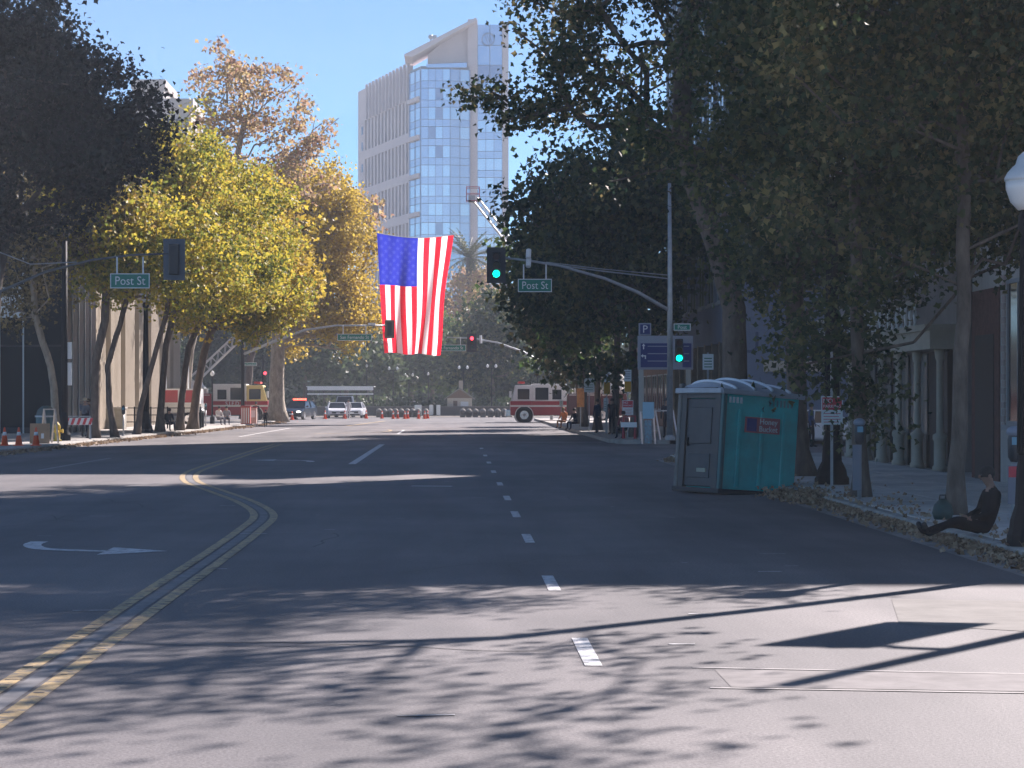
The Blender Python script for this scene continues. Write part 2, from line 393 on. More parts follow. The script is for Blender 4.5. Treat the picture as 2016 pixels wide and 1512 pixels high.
# trench patch across the foreground with pale saw-cut edges
tp = MB().add([(1.9, 15.35, .003), (12, 14.2, .003), (12, 14.95, .003), (1.9, 16.35, .003)], [(0, 1, 2, 3)])
tp.build("trench_patch", mat("patch_asphalt", (.158, .146, .145), .85, var=.25, scale=3, bump=.3), road)
pale = mat("sawcut_filler", (.36, .34, .33), .9, var=.3, scale=3)
ribbon("sawcut", [(1.75, 16.45), (4.5, 16.0), (12, 14.98)], .035, pale)
ribbon("sawcut", [(1.75, 15.3), (4.5, 14.95), (12, 14.2)], .045, pale)
pch = MB().add([(3.9, 19.6, .0035), (7, 17.6, .0035), (7, 21.6, .0035), (4.3, 22.0, .0035)], [(0, 1, 2, 3)])
pch.build("gutter_patch", mat("pale_patch", (.165, .155, .145), .9, var=.2, scale=2.5), road)
# worn tyre tracks are left to the asphalt; old pale crack filler
crack_m = mat("crack_tar", (.045, .044, .048), .7)
for k in range(16):                                    # sealed cracks wander over the carriageway
    x, y = rng.uniform(-8, 6), rng.uniform(12, 46); a = rng.choice((rng.uniform(-.3, .3), rng.uniform(1.2, 1.9))); pts = []
    for j in range(rng.randrange(10, 22)):
        pts.append((x, y)); a += rng.uniform(-.35, .35); x += .28 * math.cos(a); y += .28 * math.sin(a)
        if x > 6.2: break
    if len(pts) > 3: ribbon("sealed_crack", pts, rng.uniform(.012, .028), crack_m, z=.0045)
for k in range(46):
    x = rng.uniform(-9, 5); y = rng.uniform(13, 60); l = rng.uniform(.05, .4)
    ribbon("paint_fleck", [(x, y), (x + l, y + rng.uniform(-.05, .05))], rng.uniform(.03, .09), M_faded_line)

# ---------------------------------------------------------------- buildings on the right
stucco = mat("pale_stucco", (.44, .42, .39), .9, var=.2, scale=1.2, bump=.15, stretch=(1, 1, .35))
brick_red = mat("dark_brick", (.12, .055, .045), .9, var=.3, scale=9, bump=.3)
slate_wall = mat("blue_grey_wall", (.13, .16, .22), .85, var=.12, scale=.8)
cream = mat("cream_stone", (.42, .38, .31), .85, var=.12, scale=2)
dark_wall = mat("dark_wall", (.05, .05, .055), .8, var=.2, scale=1)
frame_m = mat("window_frame", (.28, .30, .32), .5)

def window(parent, x, y0, y1, z0, z1, fr=.08, proud=.05, glass=dark_glass, mull=1, frm=None):
    """window in a wall that faces -X at x: frame, pane(s), sill"""
    frm = frm or frame_m; mb = MB()
    mb.box(x - proud, x + .1, y0, y0 + fr, z0, z1); mb.box(x - proud, x + .1, y1 - fr, y1, z0, z1)
    mb.box(x - proud, x + .1, y0 + fr, y1 - fr, z0, z0 + fr); mb.box(x - proud, x + .1, y0 + fr, y1 - fr, z1 - fr, z1)
    for k in range(1, mull + 1):
        yy = y0 + (y1 - y0) * k / (mull + 1); mb.box(x - proud + .01, x + .08, yy - fr * .35, yy + fr * .35, z0 + fr, z1 - fr)
    w = mb.build("window", frm, parent)
    st = (y1 - y0) / (mull + 1)
    for k in range(mull + 1):
        MB().box(x - .012, x + .03, y0 + k * st + fr * .5, y0 + (k + 1) * st - fr * .5, z0 + fr, z1 - fr).build("pane", glass, w)
    MB().box(x - .14, x + .05, y0 - .1, y1 + .1, z0 - .12, z0 - .004).build("sill", frm, w)
    return w

# pale building, nearest
b1 = thing("stucco_building", "pale stucco building with a tall dark window behind the right lamp post", "building", (FACE_R, 44, .15))
MB().box(0, 18, -9, 6.5, 0, 9.5).build("wall", stucco, b1)
window(b1, 0, 1.4, 3.2, 1.25, 4.3, mull=1)
window(b1, 0, -5.5, -1.5, 1.2, 4.6, mull=2); window(b1, 0, 1.0, 3.4, 5.6, 7.8); window(b1, 0, -5.0, -2.0, 5.6, 7.8)
q = MB()
for k in range(22): q.box(-.03 - .02 * (k % 2), .05, 3.42, 3.66 + .05 * (k % 2), 1.15 + k * .15, 1.15 + k * .15 + .13)
q.build("brick_quoin", mat("pale_brick", (.40, .33, .30), .9), b1)
MB().box(-.25, .1, -9, 6.5, 9.0, 9.6).build("cornice", cream, b1)
MB().box(-.04, .02, 3.9, 6.4, 0, 4.2).build("door_recess", brick_red, b1)
MB().box(-.06, -.038, 4.3, 6.0, .0, 3.2).build("door", mat("near_black", (.012, .012, .015), .6), b1)

# shop building up to the corner
b2 = thing("shop_building", "tall shop building with pale columns and dark shop windows at the street corner", "building", (FACE_R, 54.5, .15))
B2L = 17.0
MB().box(.6, 24, 0, B2L - 4.2, 0, 28).build("wall", mat("upper_wall", (.22, .20, .19), .9, var=.15, scale=1), b2)
MB().box(.6, 24, B2L - 4.2, B2L, 3.4, 28).build("corner_wall", mat("upper_wall", (.22, .20, .19)), b2)
MB().box(4.5, 24, B2L - 4.2, B2L, 0, 3.4).build("corner_shop_wall", dark_wall, b2)
MB().box(-.15, .65, -.2, B2L + .2, 3.0, 3.45).build("cornice", cream, b2)
MB().box(-.3, .6, -.3, B2L + .3, 3.45, 3.6).build("cornice_cap", cream, b2)
col_prof = [(.19, 0), (.19, .12), (.15, .16), (.15, .75), (.18, .8), (.18, .9), (.09, .95), (.085, 2.7), (.12, 2.8), (.14, 3.0)]
for yy in (.3, 3.0, 5.4, 7.8, 10.2, 12.6, 14.9, 16.7):
    MB().lathe(col_prof, 12, (.2, yy, 0)).build("column", cream, b2, smooth=True)
for y0 in (3.3, 5.7, 8.1, 10.5):
    MB().box(.5, .58, y0, y0 + 1.8, 0, .85).build("stall_riser", mat("dark_green_panel", (.02, .035, .035), .5), b2)
    MB().box(.52, .56, y0 + .05, y0 + 1.75, .85, 2.95).build("shop_window", mat("shop_glass", (.10, .12, .13), .12, spec=.7), b2)
MB().box(.45, .59, .6, 2.7, 0, 2.98).build("shop_door", mat("near_black", (.012, .012, .015)), b2)
for k in range(26):                                     # pale balusters above the cornice
    MB().lathe([(.05, 0), (.05, .05), (.03, .1), (.06, .3), (.03, .5), (.05, .58)], 6, (-.02, 2.2 + k * .58, 3.6)).build("baluster", sign_white, b2)
MB().box(-.1, .06, 1.8, B2L + .2, 4.18, 4.28).build("balustrade_rail", cream, b2)
for fl in range(6):
    for k in range(5):
        window(b2, .6, .8 + k * 3.2, 2.9 + k * 3.2, 5.0 + fl * 3.7, 7.4 + fl * 3.7)
# tall block across the side street
b3 = thing("slate_building", "tall blue-grey building with a painted side wall across the side street", "building", (FACE_R, 95.5, .15))
MB().box(0, 30, 0, 28, 4.2, 34.8).build("wall", slate_wall, b3)
for x0, x1, y0, y1, h in ((.5, 4, 1, 9, 35.5), (5, 8, 2, 11, 36), (14, 17, 1, 7, 37), (0.002, 15, 12.5, 27.99, 54)): MB().box(x0, x1, y0, y1, 34.8, h).build("shade_box", mat("shade_box_grey", (.2, .2, .2), .8), b3)  # unseen boxes added to shade the left tree and break the shadow edge
rb = random.Random(8)
xb = .3
while xb < 29:
    wb = rb.uniform(.5, 2.2); MB().box(xb, min(xb + wb, 29.9), rb.uniform(.1, 1.5), rb.uniform(2, 5), 34.8, 34.8 + rb.choice((.6, 1.2, 2.0, 3.2, 4.5))).build("shade_box", mat("shade_box_grey", (.2, .2, .2), .8), b3); xb += wb + rb.uniform(.1, 1.6)  # more unseen boxes, added to roughen the roof's shadow on the road
MB().box(.0, 30, 0, 2.0, 0, 4.2).build("side_wall", slate_wall, b3)
MB().box(2.5, 30, 2.0, 28, 0, 4.2).build("shop_front", mat("near_black", (.012, .012, .015)), b3)
MB().box(1.5, 6.0, -.12, .0, 2.9, 3.35).build("sign_band", cream, b3)
lettering("U", 1.3, mat("mural_letter", (.05, .07, .12), .8), b3, (.9, -.01, 4.1))
for k in range(9):
    MB().box(-.02, .5, 3.0 + k * 2.9, 3.5 + k * 2.9, 0, 4.25).build("pier", mat("brown_pier", (.20, .16, .12), .9, var=.2, scale=2), b3)
for fl in range(7):
    for k in range(7): window(b3, 0, 1.4 + k * 3.8, 3.8 + k * 3.8, 6 + fl * 4, 8.6 + fl * 4)
b4 = thing("low_brick_building", "low brown building half hidden by trees behind the fire engine on the right", "building", (FACE_R + 1, 127, .15))
MB().box(0, 22, 0, 34, 0, 7).build("wall", mat("brown_brick", (.20, .13, .10), .9, var=.25, scale=2), b4)
MB().box(-.2, .2, -.1, 34.1, 6.6, 7.3).build("cornice", cream, b4)
for k in range(8):
    window(b4, 0, 1.2 + k * 4, 4.2 + k * 4, 1.0, 3.2, mull=1); window(b4, 0, 1.4 + k * 4, 3.4 + k * 4, 4.2, 6.0)

# ---------------------------------------------------------------- buildings on the left
black_glass = mat("black_curtain_glass", (.006, .009, .012), .35, spec=.12)
mull_m = mat("pale_mullion", (.45, .48, .50), .4, .5)
lb = thing("black_glass_building", "black glass building with thin pale mullions on the left corner", "building", (-19.4, 111, .15))
MB().box(-26, 0, 0, 9.5, 0, 13).build("wall", mat("dark_wall", (.05, .05, .055)), lb)
for k in range(13):
    for z0, z1 in ((.3, 4.3), (4.4, 8.4), (8.5, 12.6)):
        gm = black_glass
        MB().box(-1.98 - k * 2.0, -.04 - k * 2.0, -.06, .02, z0, z1).build("pane", gm, lb)
    MB().box(-2.03 - k * 2, -1.97 - k * 2, -.16, -.05, 0, 13).build("mullion", mull_m, lb)
MB().box(-3.55, -2.1, -.1, -.07, 5.75, 7.3).build("blind_panel", mat("pale_panel", (.62, .66, .66), .5), lb)
for k in range(5):
    MB().box(-.02, .06, .1 + k * 1.88, 1.88 + k * 1.88, .3, 12.6).build("pane", black_glass, lb)
    MB().box(.0, .12, .02 + k * 1.88, .08 + k * 1.88, 0, 13).build("mullion", mull_m, lb)
beige = mat("beige_panel", (.47, .41, .33), .85, var=.08, scale=1.2)
pb = thing("pilaster_building", "beige building with tall ribbed pilasters between the left street trees", "building", (-19.6, 121.5, .15))
MB().box(-20, -.7, 0, 40, 0, 17).build("wall", mat("brown_recess", (.11, .085, .07), .85, var=.2, scale=1), pb)
for k in range(7):
    y0 = .3 + k * 5.7
    p = MB().box(-.8, .0, y0, y0 + 3.6, 0, 16.6).build("pilaster", beige, pb)
    for j in range(8): MB().box(-.02, .035, y0 + .2 + j * .44, y0 + .34 + j * .44, 0, 16.5).build("rib", beige, p)
    MB().box(-.75, -.66, y0 + 3.65, y0 + 5.6, .2, 15.5).build("pane", dark_glass, pb)
MB().box(-20.2, .15, -.1, 40.2, 16.6, 17.6).build("cornice", beige, pb)
# pale towers far behind the left trees
far_m = mat("far_tower_wall", (.42, .38, .35), .9)
for i, (px0, px1, py, D, lab) in enumerate(((262, 322, 158, 330, "pale tower top peeking out beside the dark left tree"), (322, 376, 196, 300, "lower pale roof block behind the tall sparse tree"))):
    a, b_ = W(px0, py, D), W(px1, py, D)
    t = thing("far_tower", lab, "building", (a.x, D, 0))
    MB().box(0, b_.x - a.x, 0, 14, 0, a.z).build("wall", far_m, t)
    MB().box(-.3, b_.x - a.x + .3, -.3, 14.3, a.z - 1.2, a.z + .1).build("parapet", far_m, t)
    for r in range(5):
        for c in range(3):
            w_ = (b_.x - a.x) / 3
            MB().box(c * w_ + .4, (c + 1) * w_ - .4, -.1, .05, a.z - 4.5 - r * 3.6, a.z - 2.6 - r * 3.6).build("window", dark_glass, t)

# ---------------------------------------------------------------- the tower at the end of the street
TD = 420.0; S = F_PX / TD
tower_stone = mat("tower_stone", (.56, .51, .53), .85, var=.05, scale=.3)
def glass_mat(name, col, rough=.12): return mat(name, col, rough, .75)
g_light = glass_mat("tower_glass_light", (.56, .72, .82)); g_mid = glass_mat("tower_glass_mid", (.43, .55, .68)); g_dark = glass_mat("tower_glass_dark", (.24, .31, .41))
tw = thing("hotel_tower", "tall hazy tower of pink stone and blue glass at the street's end", "building", (0, TD, 0))
def T(px, py, D=TD): p = W(px, py, D); return Vector((p.x, p.y - TD, p.z))
# stone wing: runs away from the camera
A = T(807, 780); B = T(705, 780, 457)
A.z = B.z = 0; dirw = (B - A); LW = dirw.length; dirw.normalize(); nrm = Vector((dirw.y, -dirw.x, 0)); 
if nrm.y > 0: nrm = -nrm
HW = 64.2
def wing_box(name, s0, s1, z0, z1, d0, d1, m, parent=None, me=None):
    """box along the wing: s along it, d outwards"""
    mb = MB(); vs = []
    for z in (z0, z1):
        for s, d in ((s0, d0), (s1, d0), (s1, d1), (s0, d1)): p = A + dirw * s + nrm * d; vs.append((p.x, p.y, z))
    mb.add(vs, [(0, 1, 2, 3), (7, 6, 5, 4), (0, 4, 5, 1), (1, 5, 6, 2), (2, 6, 7, 3), (3, 7, 4, 0)])
    return mb.build(name, m, parent or tw)
wing_box("wing_core", 0, LW, 0, HW - 1, -12, -.6, tower_stone)
NC = 13; edge = 5.0; step = (LW - edge - .6) / NC; row_h = 7.6; top0 = HW - 6.5
wing_box("wing_end", LW - edge, LW, 0, HW, -.6, .0, tower_stone)
wing_box("wing_parapet", 0, LW - edge, top0, HW, -.6, .02, tower_stone)
for k in range(NC + 1):
    wing_box("pier", .0 + k * step, .0 + k * step + step * .45, 0, top0, -.6, .0, tower_stone)
    if k < NC: wing_box("parapet_fin", k * step + .1, k * step + .5, top0, HW + .5, .0, .5, tower_stone)
for r in range(9):
    zt = top0 - r * row_h
    if r: wing_box("spandrel", 0, LW - edge, zt - .2, zt + 1.5, -.6, .03, tower_stone)
    for k in range(NC):
        if zt - row_h + 1.5 > 14:
            wing_box("window", k * step + step * .45, (k + 1) * step, zt - row_h + 1.5, zt - .2, -.62, -.42, mat("wing_glass", (.10, .12, .18), .25, .4))
for r in range(8):                                      # small windows in the wing's end
    for z in (1.2, 4.4):
        zz = top0 - r * row_h - z - 1.5
        wing_box("window", LW - edge + .9, LW - edge + 2.2, zz, zz + 1.7, -.1, .04, mat("wing_glass", (.10, .12, .18)))
# glass bay: a narrow facet turning the corner, then the wide face towards the camera
c0, c1, c2, c3 = T(808, 780, 419), T(829, 780, 413), T(886, 780, 413), T(924, 780, 414.5)
for p in (c0, c1, c2, c3): p.z = 0
roofs = {0: 62.2, 1: 62.6, 2: 62.6}
MB().add([(c0.x, c0.y, 0), (c1.x, c1.y, 0), (c2.x, c2.y, 0), (c3.x, c3.y, 0), (c3.x, c3.y + 12, 0), (c0.x, c0.y + 12, 0)] + [(p[0], p[1], 63) for p in ((c0.x, c0.y), (c1.x, c1.y), (c2.x, c2.y), (c3.x, c3.y), (c3.x, c3.y + 12), (c0.x, c0.y + 12))],
         [(0, 1, 7, 6), (1, 2, 8, 7), (2, 3, 9, 8), (3, 4, 10, 9), (4, 5, 11, 10), (5, 0, 6, 11), (6, 7, 8, 9, 10, 11)]).build("bay_core", mat("tower_core", (.16, .20, .27), .4), tw)
rt = random.Random(11)
def facade(p, q, ncol, z0, z1, fl, lightness):
    d = (q - p); L_ = d.length; d.normalize(); n = Vector((d.y, -d.x, 0))
    if n.y > 0: n = -n
    nf = int((z1 - z0) / fl)
    ang = math.atan2(d.y, d.x)
    for r in range(nf):
        zt = z1 - r * fl
        for c in range(ncol):
            g = rt.choice(lightness)
            for za, zb, mm in ((zt - fl * .62, zt - .08, g), (zt - fl + .02, zt - fl * .62 - .08, g_mid)):
                s0, s1 = L_ * c / ncol + .06, L_ * (c + 1) / ncol - .06
                o = MB().box(s0, s1, -.12, -.02, za, zb).build("pane", mm, tw); o.location = p; o.rotation_euler = (0, 0, ang)
        s = MB().box(0, L_, -.05, .02, zt - .08, zt + .02).build("floor_line", mat("tower_core", (0, 0, 0)), tw); s.location = p; s.rotation_euler = (0, 0, ang)
    for c in range(ncol + 1):
        s = MB().box(L_ * c / ncol - .07, L_ * c / ncol + .07, -.25, -.01, z0, z1).build("mullion", g_dark, tw); s.location = p; s.rotation_euler = (0, 0, ang)
facade(c0, c1, 2, 18, 62.5, 3.55, [g_light, g_light, g_light, glass_mat("tower_glass_bright", (.66, .80, .88))])
facade(c1, c2, 4, 18, 62.5, 3.55, [g_light, g_light, g_light, g_mid, g_mid, g_dark])
facade(c2, c3, 2, 18, 62.5, 3.55, [g_mid, g_light, g_mid])
for r in range(7):                                      # stone ledges on the corner facet
    z = 57 - r * 7.1; dd = (c1 - c0); nn = Vector((dd.y, -dd.x, 0)).normalized(); nn = nn if nn.y < 0 else -nn
    MB().bar(c0 + Vector((0, 0, z)) + nn * .25, c1 + Vector((0, 0, z)) + nn * .25, .9, .8).build("ledge", tower_stone, tw)
# stone fin, tall glass slab and sloping roof blade
f0, f1 = T(921, 780, 416), T(940, 780, 416); e0, e1 = T(989, 780, 416), T(1001, 780, 416)
MB().box(f0.x, f1.x, f0.y - 1, f0.y + 14, 0, 72.0).build("stone_fin", tower_stone, tw)
MB().box(e0.x, e1.x, f0.y - .6, f0.y + 14, 0, 71.6).build("stone_edge", tower_stone, tw)
MB().box(f1.x, e0.x, f0.y + .4, f0.y + 14, 0, 71.2).build("slab_core", mat("tower_core", (0, 0, 0)), tw)
g0, g1 = Vector((f1.x, f0.y + .35, 0)), Vector((e0.x, f0.y + .35, 0))
facade(g0, g1, 3, 18, 60.5, 3.55, [g_light, g_light, g_mid])
for za, zb in ((60.6, 63.6), (63.7, 67.3), (67.4, 71.2)):
    for c in range(2):
        w_ = (g1.x - g0.x) / 2
        MB().box(g0.x + c * w_ + .06, g0.x + (c + 1) * w_ - .06, g0.y - .1, g0.y - .02, za, zb).build("pane", g_mid if za > 63 else g_dark, tw)
ringc = T(961, 77, 415.9); ring = MB()
ring.tube([(ringc.x + 1.15 * math.cos(a), ringc.y - .22, ringc.z + 1.15 * math.sin(a)) for a in [2 * math.pi * k / 24 for k in range(25)]], .09, 6)
for dx in (-.35, .1, .5): ring.bar((ringc.x + dx - .25, ringc.y - .22, ringc.z + .8), (ringc.x + dx + .3, ringc.y - .22, ringc.z - .8), .12, .12)
ring.build("emblem", g_dark, tw)
# wedge of stone below the roof blade and the blade itself
wl, wr = T(842, 780, 417), T(924, 780, 417)
MB().prism([(wl.x, 62.6), (wr.x, 62.6), (wr.x, 71.6), (wr.x - .2, 71.6), (wl.x, 65.6)], f0.y, f0.y + 6, 'y').build("roof_wedge", tower_stone, tw)
bl, br_ = T(797, 118, 417), T(937, 43, 417)
MB().prism([(bl.x, bl.z), (bl.x + 1.5, bl.z - .15), (br_.x, br_.z - .55), (br_.x, br_.z), (bl.x, bl.z + .3)], f0.y - 4, f0.y + 8, 'y').build("roof_blade", tower_stone, tw)
MB().prism([(wl.x - .2, 62.7), (wr.x - .5, 62.7), (wr.x - .5, 63.6), (wl.x - .2, 63.3)], c1.y - .3, f0.y - .1, 'y').build("bay_canopy", g_mid, tw)
an = MB(); an.tube([T(848, 84, 418), T(848, 74, 418)], .12, 5); an.tube([T(935, 45, 418), T(935, 37, 418)], .1, 5); an.sphere(T(848, 73, 418), .5, 8, 5); an.cbox(T(856, 76, 418), (.7, .7, 1.2)); an.build("roof_antenna", steel, tw)

# ---------------------------------------------------------------- trees
def np_mesh(name, V, loops, starts, m, smooth=False):
    me = bpy.data.meshes.new(name)
    me.vertices.add(len(V)); me.vertices.foreach_set("co", np.ascontiguousarray(V, dtype=np.float32).ravel())
    me.loops.add(len(loops)); me.loops.foreach_set("vertex_index", np.ascontiguousarray(loops, dtype=np.int32))
    me.polygons.add(len(starts)); me.polygons.foreach_set("loop_start", np.ascontiguousarray(starts, dtype=np.int32))
    me.update(calc_edges=True); me.materials.append(m)
    if smooth: me.polygons.foreach_set("use_smooth", [True] * len(me.polygons))
    return me

def unit(a): return a / np.maximum(np.linalg.norm(a, axis=1, keepdims=True), 1e-9)

def leaf_mesh(name, C, size, rs, m, droop=.35):
    """one small folded lobed leaf per centre"""
    n = len(C); a = unit(rs.normal(size=(n, 3)) + np.array([0, 0, -droop])); b = unit(np.cross(a, rs.normal(size=(n, 3)))); c = np.cross(a, b)
    s = (size * rs.uniform(.65, 1.3, n))[:, None]
    fold = rs.uniform(.05, .3, (n, 1))
    V = np.empty((n, 6, 3), np.float32)
    V[:, 0] = C - a * s * .5; V[:, 1] = C + (b * .52 + a * .02 + c * fold) * s; V[:, 2] = C + (b * .22 + a * .16) * s
    V[:, 3] = C + a * s * .58; V[:, 4] = C + (-b * .22 + a * .16) * s; V[:, 5] = C + (-b * .52 + a * .02 + c * fold) * s
    base = (np.arange(n) * 6)[:, None]
    loops = (base + np.array([[0, 1, 2, 3, 0, 3, 4, 5]])).ravel()
    starts = np.arange(n * 2) * 4
    return np_mesh(name, V.reshape(-1, 3), loops, starts, m)

def tree(label, base, lobes, trunk, r0, ntips, nleaf, lsize, lm, bm_=None, seed=1, sigma=.55, group="street trees", name="street_tree", shell=.45, leafless=0.0, rtip=.018):
    """lobes: (cx, cy, cz, rx, ry, rz) relative to the base; trunk: points relative to the base"""
    rs = np.random.RandomState(seed); rnd = random.Random(seed)
    t = thing(name, label, "tree", (base[0], base[1], base[2] if len(base) > 2 else .15), group=group)
    vol = np.array([l[3] * l[4] * l[5] for l in lobes]) ** .8; vol = vol / vol.sum()
    tips = []; kvs = np.concatenate([rs.normal(size=(4, 3)) * 1.3, rs.uniform(0, 6.28, (4, 1))], 1)
    for i in range(ntips):
        l = lobes[rs.choice(len(lobes), p=vol)]
        d = unit(rs.normal(size=(1, 3)))[0]
        lump = 1 + .42 * sum(math.sin(3.1 * float(d @ kv[:3]) + kv[3]) for kv in kvs) / 2.2
        d = d * rs.uniform(0, 1) ** shell * lump
        tips.append([l[0] + d[0] * l[3], l[1] + d[1] * l[4], l[2] + d[2] * l[5]])
    tips = np.array(tips)
    # trunk nodes, finely sampled
    tp = [Vector(p) for p in trunk]; nodes = []; par = []
    for i in range(len(tp) - 1):
        for j in range(4): nodes.append(list(tp[i].lerp(tp[i + 1], j / 4)))
    nodes.append(list(tp[-1])); par = [-1] + list(range(len(nodes) - 1)); ntr = len(nodes)
    dist = [0.0] * ntr
    for i in range(1, ntr): dist[i] = dist[i - 1] + (Vector(nodes[i]) - Vector(nodes[i - 1])).length
    lowest = int(ntr * .45)
    order = np.argsort(np.min(np.linalg.norm(tips[:, None] - np.array(nodes)[None], axis=2), axis=1))
    is_tip = set()
    for k in order:
        p = tips[k]; NA = np.array(nodes); dd = np.linalg.norm(NA - p, axis=1)
        cost = dd + .25 * np.array(dist) + np.where(NA[:, 2] > p[2] + .3, 1.5, 0); cost[:lowest] = 1e9
        j = int(np.argmin(cost)); q = NA[j]
        nseg = max(1, int(dd[j] / .9)); prev = j
        for s in range(1, nseg + 1):
            f = s / nseg; c = q * (1 - f) + p * f
            if s < nseg: c = c + rs.normal(size=3) * .07 * dd[j] * .5 + np.array([0, 0, .08 * dd[j] * math.sin(math.pi * f)])
            nodes.append(list(c)); par.append(prev); dist.append(dist[prev] + dd[j] / nseg); prev = len(nodes) - 1
        is_tip.add(prev)
    cnt = [0] * len(nodes)
    for i in range(len(nodes) - 1, -1, -1):
        if cnt[i] == 0: cnt[i] = 1
        if par[i] >= 0: cnt[par[i]] += cnt[i]
    tot = cnt[ntr - 1] if cnt[ntr - 1] > 1 else max(cnt)
    rad = [max(rtip, r0 * .82 * (c / max(cnt)) ** .45) for c in cnt]
    L0 = dist[ntr - 1]
    for i in range(ntr): rad[i] = max(rad[i], r0 * (1 - .45 * dist[i] / L0)); 
    # trunk
    tm = MB(); pts = [nodes[i] for i in range(ntr)]; rr = [rad[i] for i in range(ntr)]
    flare = [1.65, 1.2] + [1] * (ntr - 2)
    pts = [[p[0] + rnd.uniform(-.02, .02), p[1] + rnd.uniform(-.02, .02), p[2]] for p in pts]
    pts[0][2] -= .08
    tm.tube(pts, [a * b for a, b in zip(rr, flare)], 10)
    tr = tm.build("trunk", bm_ or bark, t, smooth=True)
    br = MB()
    for i in range(ntr, len(nodes)):
        a, b = nodes[par[i]], nodes[i]
        br.tube([a, b], [min(rad[par[i]], rad[i] * 1.25), rad[i]], 5 if rad[i] < .06 else 7, cap=False)
    bo = br.build("branches", bm_ or bark, tr, smooth=True); bo["kind"] = "stuff"
    # leaves: clumps round every tip and along outer twigs
    src = np.array([nodes[i] for i in range(ntr, len(nodes)) if cnt[i] <= 2])
    if leafless: src = src[rs.uniform(size=len(src)) > leafless]
    w = rs.uniform(.3, 1.7, len(src)); w /= w.sum()
    idx = rs.choice(len(src), nleaf, p=w)
    C = src[idx] + rs.normal(size=(nleaf, 3)) * sigma * np.array([1, 1, .75])
    me = leaf_mesh("crown", C, lsize, rs, lm)
    co = link("crown", me, t); co["kind"] = "stuff"
    return t

# right kerb, near to far (crowns hang over the carriageway)
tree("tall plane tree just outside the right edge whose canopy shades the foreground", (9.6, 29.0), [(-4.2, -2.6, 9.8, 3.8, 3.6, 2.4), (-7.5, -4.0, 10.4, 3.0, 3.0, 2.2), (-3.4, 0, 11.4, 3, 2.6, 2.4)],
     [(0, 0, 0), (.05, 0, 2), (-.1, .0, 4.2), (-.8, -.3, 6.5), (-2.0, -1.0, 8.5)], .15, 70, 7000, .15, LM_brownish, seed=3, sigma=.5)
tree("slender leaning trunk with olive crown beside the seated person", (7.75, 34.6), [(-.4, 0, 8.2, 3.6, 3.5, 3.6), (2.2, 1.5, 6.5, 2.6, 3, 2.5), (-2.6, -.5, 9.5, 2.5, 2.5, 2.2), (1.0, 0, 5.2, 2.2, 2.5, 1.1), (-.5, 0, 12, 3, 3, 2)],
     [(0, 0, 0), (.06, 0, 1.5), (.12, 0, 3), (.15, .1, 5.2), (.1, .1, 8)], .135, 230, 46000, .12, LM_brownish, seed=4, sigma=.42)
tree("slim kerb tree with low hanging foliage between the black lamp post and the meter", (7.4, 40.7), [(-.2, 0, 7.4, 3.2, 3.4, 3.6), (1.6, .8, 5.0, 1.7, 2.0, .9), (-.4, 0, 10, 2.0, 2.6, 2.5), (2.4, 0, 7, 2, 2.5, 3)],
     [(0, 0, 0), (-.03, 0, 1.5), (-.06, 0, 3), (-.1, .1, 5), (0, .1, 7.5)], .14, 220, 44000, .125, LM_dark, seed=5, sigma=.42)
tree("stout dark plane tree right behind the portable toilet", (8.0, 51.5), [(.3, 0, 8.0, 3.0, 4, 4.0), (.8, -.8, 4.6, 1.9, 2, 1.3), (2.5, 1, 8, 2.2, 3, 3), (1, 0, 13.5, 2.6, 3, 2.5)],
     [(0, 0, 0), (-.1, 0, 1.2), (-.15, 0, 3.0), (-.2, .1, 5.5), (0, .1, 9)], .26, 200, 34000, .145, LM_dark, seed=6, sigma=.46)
tree("large spreading plane tree whose branches reach across the tower", (7.6, 60.0), [(-3.6, -.5, 10.4, 3.5, 3.5, 2.4), (-1.5, 0, 13.3, 4.2, 4, 2.6), (1.5, 0, 10.5, 3.2, 3.5, 4.0), (-5.2, -.5, 9.6, 2.1, 2.2, 1.3), (1.5, 0, 6, 2.2, 2.5, 2.2), (-4.5, 0, 13.5, 2.6, 3, 1.6), (0, 3, 17.5, 4, 5, 3), (.5, 4, 21, 3.4, 5, 3)],  # two highest lobes, out of view, added to dapple light on the road
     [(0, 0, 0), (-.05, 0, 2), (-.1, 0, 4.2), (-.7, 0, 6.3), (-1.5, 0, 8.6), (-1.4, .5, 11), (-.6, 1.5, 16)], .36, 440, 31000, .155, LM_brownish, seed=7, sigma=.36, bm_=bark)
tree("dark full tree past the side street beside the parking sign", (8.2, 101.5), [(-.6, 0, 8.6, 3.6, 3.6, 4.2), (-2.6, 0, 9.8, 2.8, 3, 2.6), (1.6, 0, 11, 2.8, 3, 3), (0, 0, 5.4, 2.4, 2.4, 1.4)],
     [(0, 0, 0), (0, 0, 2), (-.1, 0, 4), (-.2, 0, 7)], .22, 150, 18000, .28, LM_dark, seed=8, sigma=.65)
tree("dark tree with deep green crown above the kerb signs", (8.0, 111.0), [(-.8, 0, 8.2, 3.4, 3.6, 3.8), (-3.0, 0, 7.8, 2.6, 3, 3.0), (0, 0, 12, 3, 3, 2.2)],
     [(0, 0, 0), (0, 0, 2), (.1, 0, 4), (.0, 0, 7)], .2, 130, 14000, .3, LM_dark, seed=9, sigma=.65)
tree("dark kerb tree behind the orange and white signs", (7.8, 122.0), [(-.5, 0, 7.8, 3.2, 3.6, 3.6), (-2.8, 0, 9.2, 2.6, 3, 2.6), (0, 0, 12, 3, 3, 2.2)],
     [(0, 0, 0), (0, 0, 2), (.1, 0, 4), (.0, 0, 7)], .2, 120, 11000, .34, LM_green, seed=10, sigma=.7)
